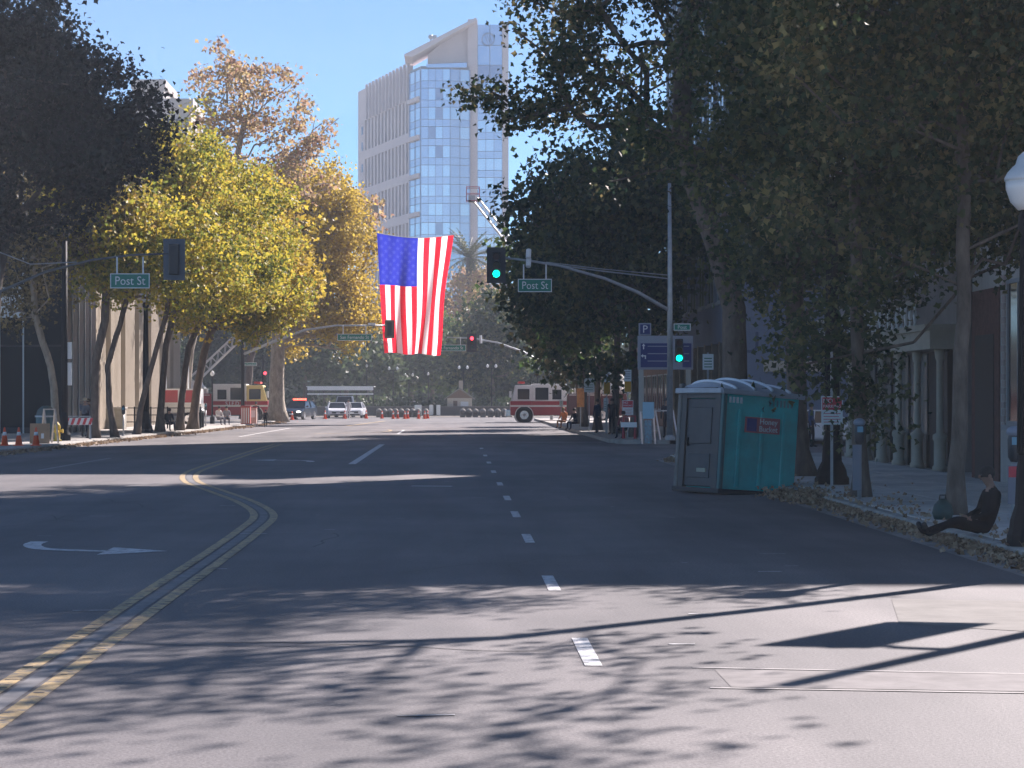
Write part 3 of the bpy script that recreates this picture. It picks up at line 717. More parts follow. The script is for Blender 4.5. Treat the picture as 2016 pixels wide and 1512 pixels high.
tree("kerb tree with ragged brownish crown before the right fire engine", (7.9, 136.0), [(-.5, 0, 7.6, 3.2, 3.6, 3.2), (-2.0, 0, 5.4, 2.0, 2.4, 1.8)],
     [(0, 0, 0), (0, 0, 2), (.1, 0, 4), (.0, 0, 6)], .2, 100, 8000, .36, LM_brownish, seed=11, sigma=.7)
tree("small bright green tree hanging over the right fire engine", (8.3, 150.0), [(-.6, 0, 4.8, 1.7, 1.8, 1.9), (.8, 0, 6.8, 2, 2, 2)],
     [(0, 0, 0), (0, 0, 1.5), (-.1, 0, 3), (-.2, 0, 4.5)], .12, 60, 4500, .32, LM_green, seed=12, sigma=.45)
# left kerb
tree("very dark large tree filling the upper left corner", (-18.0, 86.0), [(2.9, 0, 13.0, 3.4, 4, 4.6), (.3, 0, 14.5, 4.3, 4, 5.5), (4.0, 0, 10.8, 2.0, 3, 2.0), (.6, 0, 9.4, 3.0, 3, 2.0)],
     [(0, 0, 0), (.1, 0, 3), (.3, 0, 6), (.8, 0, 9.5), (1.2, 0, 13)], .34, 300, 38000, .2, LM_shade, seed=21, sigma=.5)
tree("forked pale-trunked tree right behind the tall black pole", (-17.7, 99.5), [(-.6, 0, 8.8, 3.0, 3, 3), (1.4, 0, 10.8, 2.6, 3, 2.6)],
     [(0, 0, 0), (-.15, 0, 2.2), (-.3, 0, 3.2), (-1.0, 0, 5.4), (-1.1, 0, 8)], .19, 120, 9500, .2, LM_olive, bm_=bark_pale, seed=22, sigma=.6, leafless=.2)
tree("stout brown forked trunk with thin brownish foliage on the left kerb", (-16.0, 99.0), [(1.0, 0, 8.6, 2.3, 2.5, 2.4), (-.4, 0, 10, 2.3, 2.5, 2.3)],
     [(0, 0, 0), (.08, 0, 1.8), (.1, 0, 3.4), (.5, 0, 5.2), (.6, 0, 8)], .22, 110, 8000, .2, LM_yellow, seed=23, sigma=.6, leafless=.25)
tree("thinner wavy trunk close right of the stout forked one", (-15.35, 101.0), [(1.2, 0, 9, 2.6, 2.6, 2.6), (2.8, 0, 8.2, 2, 2, 2)],
     [(0, 0, 0), (-.25, 0, 1.6), (-.35, 0, 3.2), (.2, 0, 5), (.9, 0, 7.5)], .15, 110, 10000, .19, LM_yellow, seed=24, sigma=.6)
tree("curved trunk leaning right under a bright yellow-green crown", (-15.45, 108.5), [(2.4, 0, 10.6, 3.4, 3.5, 3.6), (1.6, 0, 13.2, 2.4, 3, 2.2), (3.8, 0, 7.8, 2.4, 2.6, 2.0), (-.4, 0, 9.8, 2.6, 2.6, 2.8)],
     [(0, 0, 0), (.25, 0, 1.4), (.7, 0, 3.2), (1.4, 0, 5.6), (2.0, 0, 9)], .15, 230, 32000, .175, LM_yellow, seed=25, sigma=.45)
tree("dark upright trunk under yellow foliage beside the black lamp base", (-15.3, 116.0), [(2.6, 0, 11.6, 3.0, 3.4, 3.2), (4.2, 0, 8.6, 2.4, 3, 2.6)],
     [(0, 0, 0), (.1, 0, 2), (.3, 0, 4.5), (1.2, 0, 8)], .2, 160, 21000, .185, LM_yellow, seed=26, sigma=.46)
tree("dark double trunk under green-yellow leaves left of the fire engine", (-14.9, 121.0), [(3.0, 0, 7.9, 3.0, 3.2, 2.4), (3.4, 0, 11, 2.6, 3, 2.6), (4.6, 0, 6.6, 2.2, 2.4, 1.6)],
     [(0, 0, 0), (.15, 0, 2), (.5, 0, 4.5), (1.6, 0, 7)], .2, 160, 19000, .19, LM_yellow, seed=27, sigma=.46)
tree("thick brown trunk leaning right just before the ladder", (-14.7, 125.5), [(3.5, 0, 9.5, 3.2, 3, 3), (1.5, 0, 8, 2.6, 3, 2)],
     [(0, 0, 0), (.2, 0, 2), (.7, 0, 4.5), (1.8, 0, 7.5)], .26, 100, 9000, .3, LM_gold, seed=28, sigma=.65)
tree("thick pale trunk under a golden crown beside the police car", (-13.45, 169.0), [(2.4, 0, 12.0, 4.6, 4.6, 5.4), (4.7, 0, 12.0, 2.7, 3.0, 4.6), (1.4, 0, 16.8, 3.6, 3.5, 3.0), (4.2, 0, 16.0, 2.6, 3, 2.6), (6.0, 0, 8.2, 2.0, 2.4, 2.2), (3.2, 0, 7.4, 3.4, 3, 2.4)],
     [(0, 0, 0), (0, 0, 3), (.1, 0, 6), (.8, 0, 10), (1.6, 0, 14)], .62, 300, 38000, .25, LM_gold, bm_=bark_pale, seed=29, sigma=.62)
tree("tall sparse sycamore rising above the yellow trees into the sky", (-18.4, 152.0), [(4.4, 0, 20.6, 4.6, 3.6, 4.4), (7.4, 0, 18.2, 2.8, 3, 3.0), (3.8, 0, 23.6, 2.8, 2.6, 1.8), (2.2, 0, 17, 3.0, 3, 2.5), (.2, 0, 16.2, 3, 3, 2.6)],
     [(0, 0, 0), (.4, 0, 5), (1.6, 0, 10), (3.0, 0, 15), (4.2, 0, 21)], .3, 330, 7000, .29, LM_pink, bm_=bark_pale, seed=30, sigma=.42, leafless=.35, rtip=.03, shell=.6)
tree("reddish brown tree top above the golden crown", (-17.4, 186.0), [(6.2, 0, 17.0, 3.4, 3.5, 3.0), (8.6, 0, 16.6, 2.2, 3, 2.4), (4, 0, 15, 3, 3, 3)],
     [(0, 0, 0), (.4, 0, 5), (2.2, 0, 10), (4.6, 0, 15)], .35, 150, 6500, .4, LM_pink, seed=31, sigma=.7, shell=.55)
# the park at the end of the street
for i, (px, D, H, rx, lm, lab) in enumerate((
        (600, 232, 12, 5.0, LM_far, "dark park tree above the white canopy stripes"), (680, 245, 13, 5.2, LM_far, "dark park tree left of the flag's foot"),
        (760, 262, 12.5, 5.4, LM_far, "shady park tree right under the flag"), (850, 270, 12, 5.2, LM_green, "greener park tree behind the small hut's left"),
        (968, 238, 13.2, 4.0, LM_dark, "dense dark dome-shaped tree below the green traffic light"), (1045, 246, 10, 4.5, LM_far, "park tree behind the right fire engine"),
        (545, 240, 14, 5, LM_far, "dark park tree behind the pale trunk"), (905, 300, 22, 5.0, LM_pink, "brownish thin tree below the palm"),
        (965, 320, 20, 4.5, LM_pink, "brownish thin tree right of the palm's trunk"), (720, 300, 17, 5.5, LM_far, "tall park tree hidden behind the flag"),
        (470, 235, 12, 5, LM_far, "dark park tree behind the left fire engine"), (1110, 260, 11, 5, LM_far, "park tree beyond the right kerb trees"),
        (390, 236, 12, 5, LM_far, "dark park tree beyond the red trailer"), (1180, 255, 12, 5, LM_far, "park tree far behind the kerb signs"),
        (640, 300, 14, 6, LM_far, "tall dim park tree at the back left"), (810, 320, 14, 6, LM_far, "tall dim park tree at the back centre"), (1000, 300, 13, 6, LM_far, "tall dim park tree at the back right"))):
    X = (px - VX) * D / F_PX
    thin = lm is LM_pink
    tree(lab, (X, D, .05), [(0, 0, H * .62, rx, rx, H * .34), (rx * .5, 0, H * .5, rx * .6, rx * .7, H * .25), (-rx * .5, 0, H * .45, rx * .6, rx * .7, H * .22)],
         [(0, 0, 0), (.1, 0, H * .2), (-.1, 0, H * .4), (0, 0, H * .7)], .28, 70, 4200 if thin else 6500, .5, lm, seed=60 + i, sigma=.85, group="park trees", name="park_tree", rtip=.03)

# palm
def palm(label, base, H, rad, seed):
    rs = np.random.RandomState(seed)
    t = thing("palm_tree", label, "tree", base)
    MB().tube([(0, 0, -.1), (.1, 0, H * .3), (.05, 0, H * .7), (0, 0, H)], [.5, .38, .36, .45], 9).build("trunk", bark, t, smooth=True)
    for k in range(84):
        az = rs.uniform(0, 2 * math.pi); el = rs.uniform(-.55, 1.45); L = rad * rs.uniform(.85, 1.12); mb = MB(); prev = None; n = 9
        for i in range(n + 1):
            f = i / n; e = el - 1.25 * f * f * (1.1 - el * .35)
            r = L * f * math.cos(el - .45 * f); z = H + L * f * math.sin(el) - .30 * L * f * f * (.45 + .4 * math.cos(el))
            c = Vector((r * math.cos(az), r * math.sin(az), z)); side = Vector((-math.sin(az), math.cos(az), 0)); w = .34 * math.sin(math.pi * min(1, f * .92 + .06)) ** .7
            if prev is not None:
                a, b = prev, c; m_ = a.lerp(b, .35)
                mb.add([a, m_, b + side * w + Vector((0, 0, -.22 * w)), a.lerp(b, .5) + side * w * .95 + Vector((0, 0, -.2 * w))], [(0, 1, 2, 3)])
                mb.add([a, m_, b - side * w + Vector((0, 0, -.22 * w)), a.lerp(b, .5) - side * w * .95 + Vector((0, 0, -.2 * w))], [(0, 1, 2, 3)])
                mb.tube([a, b], .035, 3, cap=False)
            prev = c
        mb.build("frond", LM_palm, t)
palm("tall palm crown standing between the flag and the ladder", (1.9, 300, .05), 20.5, 4.4, 5)

# fallen leaves
def litter(name, label, n, fx, seed, size, zf):
    rs = np.random.RandomState(seed); C = np.array([fx(rs) for _ in range(n)])
    C[:, 2] += rs.uniform(.005, .03, n)
    me = leaf_mesh(name, C, size, rs, LM_litter); o = link(name, me); tag(o, label, "leaves", kind="stuff"); return o
def gut(rs):
    y = 20 + 50 * rs.uniform() ** 1.4; k = rs.uniform()
    if k < .86: x = KR - abs(rs.normal()) * .16; return (x, y, .005 + max(0, .07 - (KR - x) * .2))
    return (KR + abs(rs.normal()) * .8, y, .17)
litter("fallen_leaves", "dry brown leaves piled along the right gutter", 5200, gut, 9, .085, 0)
litter("fallen_leaves", "leaf pile by the portable toilet's right foot", 1500, lambda rs: (6.75 + rs.normal() * .28, 42.6 + rs.normal() * 1.1, .02 + abs(rs.normal()) * .07), 10, .09, 0)
litter("fallen_leaves", "dry leaves scattered along the left gutter", 3500, lambda rs: (-15.4 + (rs.uniform() * .9), 74 + 95 * rs.uniform(), .01) if 0 else ((lambda y: (np.interp(y, [p[1] for p in LK], [p[0] for p in LK]) + abs(rs.normal()) * .3, y, .012))(74 + 95 * rs.uniform())), 11, .16, 0)

# ---------------------------------------------------------------- flag hung across the street
FLAG_D = 161.0
flag = thing("flag", "huge American flag hanging vertically above the middle of the street", "flag", (0, FLAG_D, 0))
def cloth(name, col, tr=.5):
    m = bpy.data.materials.new(name); m.use_nodes = True; N = m.node_tree.nodes; L = m.node_tree.links; N.clear()
    d = N.new("ShaderNodeBsdfDiffuse"); t = N.new("ShaderNodeBsdfTranslucent"); x = N.new("ShaderNodeMixShader"); o = N.new("ShaderNodeOutputMaterial")
    d.inputs[0].default_value = (*col, 1); t.inputs[0].default_value = (*col, 1); x.inputs[0].default_value = tr
    L.new(d.outputs[0], x.inputs[1]); L.new(t.outputs[0], x.inputs[2]); L.new(x.outputs[0], o.inputs[0]); return m
c_red, c_white, c_blue, c_star = cloth("flag_red", (.78, .015, .035), .72), cloth("flag_white", (.92, .86, .86), .72), cloth("flag_blue", (.025, .035, .40), .62), cloth("flag_star", (.065, .08, .45), .62)
TL, TR_, BL, BR = W(742, 459, FLAG_D), W(893, 463, FLAG_D), W(757, 695, FLAG_D), W(867, 699, FLAG_D)
def FS(u, v):
    """flag surface: u across (0..1), v down (0..1)"""
    p = TL.lerp(TR_, u).lerp(BL.lerp(BR, u), v)
    sag = .28 * math.sin(math.pi * u) * (1 - v) ** 3
    pin = .16 * v * math.sin(v * 3.0) * (u - .5)
    x = p.x + pin + .13 * v * math.sin(9 * u + 4.5 * v) * math.sin(math.pi * u)
    if u > .75: x -= .35 * math.sin(math.pi * v) ** 2 * (u - .75) / .25 * .6
    y = .46 * v * math.sin(15 * u + 1.5 * v) + .13 * math.sin(31 * u + 5 * v) * (.3 + v)
    return Vector((x, y, p.z - sag + .05 * math.sin(12 * u) * v))
def flag_patch(name, u0, u1, v0, v1, m, parent, nu=5, nv=40):
    vs = [FS(u0 + (u1 - u0) * i / nu, v0 + (v1 - v0) * j / nv) for j in range(nv + 1) for i in range(nu + 1)]
    o = MB().add(vs, [(j * (nu + 1) + i, j * (nu + 1) + i + 1, (j + 1) * (nu + 1) + i + 1, (j + 1) * (nu + 1) + i) for j in range(nv) for i in range(nu)]).build(name, m, parent, smooth=True)
    return o
UC, VC = 7 / 13, .43
for i in range(13):
    flag_patch("stripe", i / 13, (i + 1) / 13, VC if i < 7 else 0, 1, c_red if i % 2 == 0 else c_white, flag)
# canton cut from the cloth with fifty star-shaped inlays
from mathutils.geometry import delaunay_2d_cdt
cw, ch = UC * 6.0, VC * 9.2
pts2 = [Vector((cw * i / 24, ch * j / 24)) for i in range(25) for j in range(25)]; eds = []; stars = []
for a in range(9):
    for b in range(11):
        if (a + b) % 2: continue
        c = Vector((cw * (a + 1) / 10, ch * (b + 1) / 12)); n0 = len(pts2); poly = []
        for k in range(10):
            an_ = -math.pi / 2 + k * math.pi / 5; rr = .19 if k % 2 == 0 else .085
            poly.append(c + Vector((math.cos(an_), math.sin(an_))) * rr)
        pts2 += poly; eds += [(n0 + k, n0 + (k + 1) % 10) for k in range(10)]; stars.append((c, poly))
rv, re_, rf_, *_ = delaunay_2d_cdt(pts2, eds, [], 0, 1e-6)
P3 = [FS(p.x / 6.0, p.y / 9.2) for p in rv]
def inside(p, poly):
    r_ = False
    for k in range(len(poly)):
        a, b = poly[k], poly[k - 1]
        if (a.y > p.y) != (b.y > p.y) and p.x < (b.x - a.x) * (p.y - a.y) / (b.y - a.y) + a.x: r_ = not r_
    return r_
blue_f = []; star_f = [[] for _ in stars]
for f in rf_:
    c = sum((rv[k] for k in f), Vector((0, 0))) / len(f); hit = None
    for k, (sc_, poly) in enumerate(stars):
        if (c - sc_).length < .2 and inside(c, poly): hit = k; break
    (blue_f if hit is None else star_f[hit]).append(tuple(f))
canton = MB().add(P3, blue_f).build("canton", c_blue, flag, smooth=True)
for fs in star_f:
    used = sorted({k for f in fs for k in f}); mp_ = {k: i for i, k in enumerate(used)}
    if used: MB().add([P3[k] for k in used], [tuple(mp_[k] for k in f) for f in fs]).build("star", c_star, canton, smooth=True)
hem = MB(); hem.tube([FS(u / 20, 0) + Vector((0, 0, .02)) for u in range(21)], .025, 5); hem.build("hanging_rope", white_paint, flag)

# ---------------------------------------------------------------- traffic signals and street-name signs
lens_off_r, lens_off_y, lens_off_g = mat("lens_red_off", (.05, .005, .005), .3), mat("lens_amber_off", (.05, .03, .005), .3), mat("lens_green_off", (.004, .04, .03), .3)
lens_green = mat("lens_green_lit", (0, .6, .4), .4, emit=(.0, .95, .55), estr=3.0)
lens_red = mat("lens_red_lit", (.8, .02, .02), .4, emit=(1.0, .03, .05), estr=3.0)
def signal_head(parent, loc, rz, lit=None, s=1.0, plate=True, back=None):
    """three-light head facing -Y at rz=0"""
    h = MB().box(-.19, .19, -.06, .18, -.56, .56).build("signal_head", mat("signal_housing", (.022, .024, .028), .5), parent, bevel=.03)
    h.location = loc; h.rotation_euler = (0, 0, rz); h.scale = (s, s, s)
    if plate: MB().box(-.40, .40, .0, .02, -.76, .76).build("backplate", back or mat("signal_plate", (.035, .037, .045), .55), h)
    for k, (nm, off, on) in enumerate((("r", lens_off_r, lens_red), ("y", lens_off_y, lens_off_y), ("g", lens_off_g, lens_green))):
        z = .37 - .37 * k
        MB().tube([(0, -.055, z), (0, -.075, z)], [.15, .13], 16).build("lens", on if lit == nm else off, h)
        vi = MB(); n = 12
        for i in range(n):
            a0, a1 = R(-20 + 220 * i / n), R(-20 + 220 * (i + 1) / n)
            vi.add([(.165 * math.cos(a0), -.06, z + .165 * math.sin(a0)), (.165 * math.cos(a1), -.06, z + .165 * math.sin(a1)), (.165 * math.cos(a1), -.3 - .02 * math.sin(a1), z + .165 * math.sin(a1)), (.165 * math.cos(a0), -.3 - .02 * math.sin(a0), z + .165 * math.sin(a0))], [(0, 1, 2, 3)])
        vi.build("visor", mat("signal_housing", (.022, .024, .028)), h)
    return h

def street_sign(txt, label, loc, w, h, size, rz=0, group=None, sx=1.0, hangers=True):
    t = thing("street_name_sign", label, "street sign", loc, rz, group)
    MB().box(-w / 2, w / 2, -.02, .02, -h / 2, h / 2).build("plate", sign_green, t, bevel=.01)
    bd = MB(); e = .035
    for x0, x1, z0, z1 in ((-w / 2, w / 2, h / 2 - e, h / 2), (-w / 2, w / 2, -h / 2, -h / 2 + e), (-w / 2, -w / 2 + e, -h / 2 + e, h / 2 - e), (w / 2 - e, w / 2, -h / 2 + e, h / 2 - e)):
        bd.box(x0, x1, -.026, -.021, z0, z1)
    bd.build("border", sign_white, t)
    lettering(txt, size, sign_white, t, (0, -.025, -.01), sx=sx)
    if hangers:
        for x in (-w * .33, w * .33): MB().box(x - .03, x + .03, -.015, .015, h / 2, h / 2 + .62).build("hanger", sign_white, t)
    return t

# far right corner of the side street
sp = W(1319, 780, 95); PX = sp.x
ts = thing("traffic_signal", "tall grey mast-arm signal pole showing green on the right corner", "traffic signal", (PX, 95, .15))
MB().tube([(0, 0, 0), (0, 0, 6), (-.02, 0, 10.9)], [.14, .11, .07], 12).build("pole", steel, ts, smooth=True)
MB().lathe([(.22, 0), (.22, .12), (.16, .2)], 12).build("base", steel, ts)
def rel(px, py, D, o): v = W(px, py, D); return Vector((v.x - o.location.x, D - o.location.y, v.z - o.location.z))
MB().tube([rel(1319, 612, 95, ts), rel(1255, 575, 95, ts), rel(1190, 548, 95, ts), rel(1100, 523, 95, ts), rel(1040, 513, 95, ts), rel(985, 507, 95, ts)], [.085, .075, .065, .055, .05, .045], 8).build("mast_arm", steel, ts, smooth=True)
MB().tube([rel(1319, 549, 95, ts), rel(1180, 533, 95, ts), rel(1090, 521, 95, ts)], [.03, .03, .03], 6).build("tie_rod", steel, ts)
MB().tube([rel(1319, 542, 95, ts), rel(1180, 529, 95, ts), rel(1075, 516, 95, ts)], [.02, .02, .02], 6).build("tie_rod", steel, ts)
signal_head(ts, rel(977, 522, 94.7, ts), 0, 'g', 1.0)
signal_head(ts, rel(1337, 690, 94.7, ts), 0, 'g', .88, plate=False)
MB().box(-.02, .3, -.05, .05, -.05, .05).build("bracket", steel, ts, loc=rel(1321, 690, 95, ts))
for py in (500, 517): MB().tube([rel(1041, py - 8, 94.8, ts), rel(1040, py + 8, 94.6, ts)], .11, 8).build("detector_camera", sign_white, ts)
street_sign("Post St", "green Post St sign hanging beside the lit green signal", W(1053, 562, 94.8), 1.44, .56, .46, sx=.86)
street_sign("Post", "small green street blade on the grey signal pole", W(1343, 644, 94.8), .72, .3, .22, hangers=False)
# near left corner: arm reaches in from outside the picture
ts2 = thing("traffic_signal", "mast-arm signal seen from behind reaching in from the left edge", "traffic signal", (-17.2, 84, .15))
MB().tube([(0, 0, 0), (0, 0, 6), (0, 0, 8)], [.14, .12, .1], 12).build("pole", steel, ts2, smooth=True)
MB().tube([(0, 0, 5.2), rel(2, 573, 84, ts2), rel(90, 535, 84, ts2), rel(180, 512, 84, ts2), rel(260, 502, 84, ts2), rel(345, 499, 84, ts2)], [.07, .055, .05, .045, .04, .035], 8).build("mast_arm", mat("dull_grey_steel", (.12, .125, .13), .6), ts2, smooth=True)
MB().tube([(0, 0, 7.3), rel(60, 520, 84, ts2), rel(150, 516, 84, ts2)], .025, 6).build("tie_rod", steel, ts2)
signal_head(ts2, rel(343, 511, 84, ts2), math.pi, 'g', 1.02, back=mat("grey_plate", (.09, .11, .14), .6))
street_sign("Post St", "green Post St sign hanging on the left mast arm before the yellow tree", W(256, 553, 83.8), 1.48, .56, .46, sx=.88)
# next crossing
ts3 = thing("traffic_signal", "black mast-arm signal with a back-turned head in front of the flag", "traffic signal", (W(478, 780, 152).x, 152, .15))
MB().tube([(0, 0, 0), (0, 0, 4), (0, 0, 7.2)], [.13, .12, .11], 10).build("pole", black_metal, ts3, smooth=True)
MB().tube([rel(480, 697, 152, ts3), rel(540, 672, 152, ts3), rel(600, 650, 152, ts3), rel(660, 641, 152, ts3), rel(760, 641, 152, ts3)], [.1, .09, .08, .06, .05], 8).build("mast_arm", steel, ts3, smooth=True)
signal_head(ts3, rel(767, 648, 152, ts3), math.pi, None, .82, back=mat("tan_plate", (.16, .14, .10), .6))
MB().box(-.25, .25, -.1, .1, -.08, .08).build("detector_camera", sign_white, ts3, loc=rel(732, 638, 152, ts3))
street_sign("San Fernando St", "long green street sign left of the flag's lower half", W(698, 664, 151.8), 2.34, .46, .32, sx=.93)
ts4 = thing("traffic_signal", "mast-arm signal showing red right of the flag", "traffic signal", (W(1086, 780, 176).x, 176, .15))
MB().tube([(0, 0, 0), (0, 0, 4), (0, 0, 8)], [.13, .12, .1], 10).build("pole", steel, ts4, smooth=True)
MB().tube([rel(1086, 724, 176, ts4), rel(1030, 693, 176, ts4), rel(980, 675, 176, ts4), rel(930, 666, 176, ts4), rel(880, 664, 176, ts4)], [.1, .09, .07, .06, .05], 8).build("mast_arm", steel, ts4, smooth=True)
signal_head(ts4, rel(929, 675, 175.7, ts4), 0, 'r', .95)
MB().tube([rel(946, 660, 175.7, ts4), rel(947, 676, 175.7, ts4)], .1, 8).build("detector_camera", sign_white, ts4)
street_sign("San Fernando St", "long green street sign half behind the flag's right edge", W(886, 685, 175.8), 2.5, .5, .34, sx=.93)
# far left signal showing red beyond the engine
ts5 = thing("traffic_signal", "small pole signal showing red above the left fire engine", "traffic signal", (W(518, 780, 182).x, 182, .15))
MB().tube([(0, 0, 0), (0, 0, 5.2)], [.1, .08], 8).build("pole", black_metal, ts5)
signal_head(ts5, rel(522, 742, 181.7, ts5), 0, 'r', .8, plate=False)
street_sign("San Fernando St", "small faded street blade above the left fire engine", W(492, 717, 181.6), 1.1, .28, .16, sx=.9, hangers=False)
# near crossing, outside the picture on the right: its shadow falls on the foreground
ts6 = thing("traffic_signal", "mast-arm signal outside the right edge that throws the square shadow", "traffic signal", (9.2, 24.6, .15))
MB().tube([(0, 0, 0), (0, 0, 8.2)], [.13, .1], 10).build("pole", steel, ts6)
MB().tube([(0, 0, 6.2), (-.1, .6, 6.6), (-.25, 1.3, 6.7)], [.07, .06, .05], 8).build("mast_arm", steel, ts6)
signal_head(ts6, (-.25, 1.3, 6.35), R(-11), None, 1.15)

# ---------------------------------------------------------------- lamp posts
globe_m = mat("frosted_globe", (.75, .76, .76), .3, emit=None)
def globe_lamp(label, loc, H, s=1.0, group="globe street lamps", globes=1, simple=False):
    t = thing("street_lamp", label, "street lamp", loc, group=group)
    if simple:
        MB().lathe([(.16, 0), (.16, .4), (.06, .6), (.05, H)], 8).build("post", black_metal, t)
        xs = (0,) if globes == 1 else (-.42, .42)
        if globes == 2: MB().bar((-.45, 0, H - .05), (.45, 0, H - .05), .06, .06).build("cross_arm", black_metal, t)
        for x in xs: MB().lathe([(.05, 0), (.13, .08), (.14, .19), (.08, .31), (.02, .37)], 10, (x, 0, H)).build("globe", globe_m, t, smooth=True)
        return t
    b = MB(); b.lathe([(.36 * s, 0), (.36 * s, .14), (.32 * s, .2), (.3 * s, .32), (.21 * s, .5), (.18 * s, .95), (.155 * s, 1.05), (.165 * s, 1.12)], 12)
    b.build("base", black_metal, t, smooth=False)
    p = MB(); p.lathe([(.145 * s, 1.1), (.11 * s, H * .6), (.085 * s, H - .3), (.15 * s, H - .22), (.15 * s, H - .1), (.1 * s, H)], 16)
    p.build("post", black_metal, t, smooth=True)
    for k in range(8):
        a = k * math.pi / 4; MB().tube([(.15 * s * math.cos(a), .15 * s * math.sin(a), 1.15), (.085 * s * math.cos(a), .085 * s * math.sin(a), H - .35)], .018, 4).build("flute", black_metal, t)
    MB().lathe([(.1, 0), (.19, .1), (.245, .26), (.25, .36)], 18, (0, 0, H)).build("globe", globe_m, t, smooth=True)
    MB().lathe([(.262, .36), (.262, .4), (.23, .46), (.17, .53), (.13, .56), (.10, .66), (.03, .72)], 18, (0, 0, H)).build("globe_cap", mat("globe_cap", (.6, .64, .68), .3), t, smooth=True)
    return t
globe_lamp("black lamp post with a white acorn globe cut by the right edge", (W(2020, 780, 27.6).x, 27.6, .15), 4.15, .66)
globe_lamp("black fluted lamp post with flared base behind the red and white sign", (7.85, 46.5, .15), 6.4)
globe_lamp("black lamp post with a bell base among the left trunks", (W(287, 780, 113).x, 113, .15), 6.6, 1.1)
globe_lamp("short lamp with a white globe beside the raised left ladder", (W(418, 780, 150).x, 150, .15), 3.2, simple=True)
for i, (px, py, D, n) in enumerate(((774, 722, 232, 2), (805, 735, 250, 2), (912, 720, 228, 2), (968, 717, 225, 2), (722, 717, 240, 1), (843, 733, 255, 1), (1058, 716, 222, 2))):
    v = W(px, py, D)
    globe_lamp(("twin" if n == 2 else "single") + " globe park lamp " + ("right below the flag's left foot", "below the middle of the flag", "above the small hut", "right of the small hut", "above the white sedans", "below the flag's right edge", "above the right fire engine's cab")[i], (v.x, D, .05), v.z - .4, globes=n, simple=True, group="twin park lamps" if n == 2 else "single park lamps")
bp_ = thing("signal_pole", "tall plain black pole beside the yellow hydrant", "pole", (W(127, 780, 93).x, 93, .15))
MB().lathe([(.26, 0), (.26, .25), (.17, .45), (.145, 1.2)], 14).build("base", black_metal, bp_)
MB().tube([(0, 0, 1.0), (0, 0, 4), (0, 0, 8.3)], [.145, .135, .11], 14).build("shaft", black_metal, bp_, smooth=True)
for z in (2.3, 3.4): MB().box(.12, .3, -.03, .03, z, z + .95 if z < 3 else z + .7).build("paper_notice", sign_white, bp_)

# ---------------------------------------------------------------- parking guidance sign
v = W(1310, 695, 97)
ps = thing("parking_sign", "large blue parking guidance board with a white P on the right corner", "parking sign", (v.x, 97, .15))
navy = mat("sign_navy", (.015, .03, .16), .5); silver = mat("sign_silver", (.30, .33, .40), .5)
zz = v.z - .15
MB().box(-1.2, 1.2, -.06, .1, zz - .72, zz + .75).build("cabinet", silver, ps, bevel=.02)
for x0, x1 in ((-1.08, .22), (.74, 1.12)):
    p = MB().box(x0, x1, -.09, -.06, zz - .62, zz + .42).build("panel", navy, ps)
    for k in range(3): MB().box(x0 + (.3 if x1 < .5 else .05), x1 - .1, -.1, -.092, zz - .37 + k * .32, zz - .33 + k * .32).build("panel_line", silver, p)
for k, ch in enumerate(("\u2191", "\u21b0")):
    ar = MB(); z = zz + .26 - k * .42
    if k == 0: ar.box(-.98, -.93, -.1, -.092, z - .1, z + .06); ar.add([(-1.03, -.1, z + .04), (-.88, -.1, z + .04), (-.955, -.1, z + .15)], [(0, 1, 2)])
    else: ar.box(-.9, -.85, -.1, -.092, z - .1, z + .06); ar.box(-.99, -.9, -.1, -.092, z + .01, z + .06); ar.add([(-.98, -.1, z - .05), (-.98, -.1, z + .12), (-1.07, -.1, z + .035)], [(0, 1, 2)])
    ar.build("arrow", sign_white, ps)
MB().box(-1.16, -.62, -.08, .08, zz + .76, zz + 1.3).build("letter_box", silver, ps, bevel=.02)
MB().box(-1.1, -.68, -.1, -.08, zz + .82, zz + 1.24).build("letter_field", navy, ps)
lettering("P", .46, sign_white, ps, (-.89, -.105, zz + 1.02))
for x in (-1.05, 1.0): MB().box(x - .1, x + .1, -.02, .16, 0, zz - .7).build("post", mat("pale_post", (.42, .42, .38), .6), ps)

# ---------------------------------------------------------------- portable toilet
teal = mat("teal_plastic", (.0, .42, .42), .36, var=.22, scale=1.5, bump=.05)
dark_plastic = mat("dark_grey_plastic", (.035, .04, .05), .5, var=.25, scale=2.5)
tan_plastic = mat("weathered_corner_plastic", (.15, .14, .13), .6, var=.35, scale=4)
roof_plastic = mat("translucent_roof_plastic", (.36, .39, .44), .35, var=.12, scale=3)
rib_plastic = mat("white_rib_plastic", (.80, .82, .85), .4)
tl = thing("portable_toilet", "large teal portable toilet with grey ribbed roof leaning at the right kerb", "portable toilet", (W(1414, 780, 45.2).x, 45.2, .03), rot=(0, R(4.0), R(27)))
SW = 1.66; SX = 1.93; HT = 2.06                                   # local: x along the teal side, y back along the door side, corner at the origin
MB().box(.1, SX - .03, .05, SW - .03, .08, HT).build("wall", teal, tl, bevel=.03)
MB().box(-.04, SX + .04, -.04, SW + .04, 0, .1).build("skid_base", mat("dark_base", (.03, .035, .04), .7), tl, bevel=.02)
for x in (.4, .95, 1.5): MB().box(x, x + .09, .018, .052, .14, HT - .32).build("wall_rib", teal, tl, bevel=.015)
MB().box(.1, SX - .1, .03, .052, .95, 1.0).build("wall_rib", teal, tl)
for k in range(4): MB().box(.16 + k * .09, .21 + k * .09, .03, .056, HT - .2, HT - .08).build("vent_slot", sign_white, tl)
for k in range(7): MB().box(1.15 + k * .09, 1.185 + k * .09, .03, .056, HT - .22, HT - .08).build("vent_slot", mat("vent_teal", (.05, .24, .26), .5), tl)
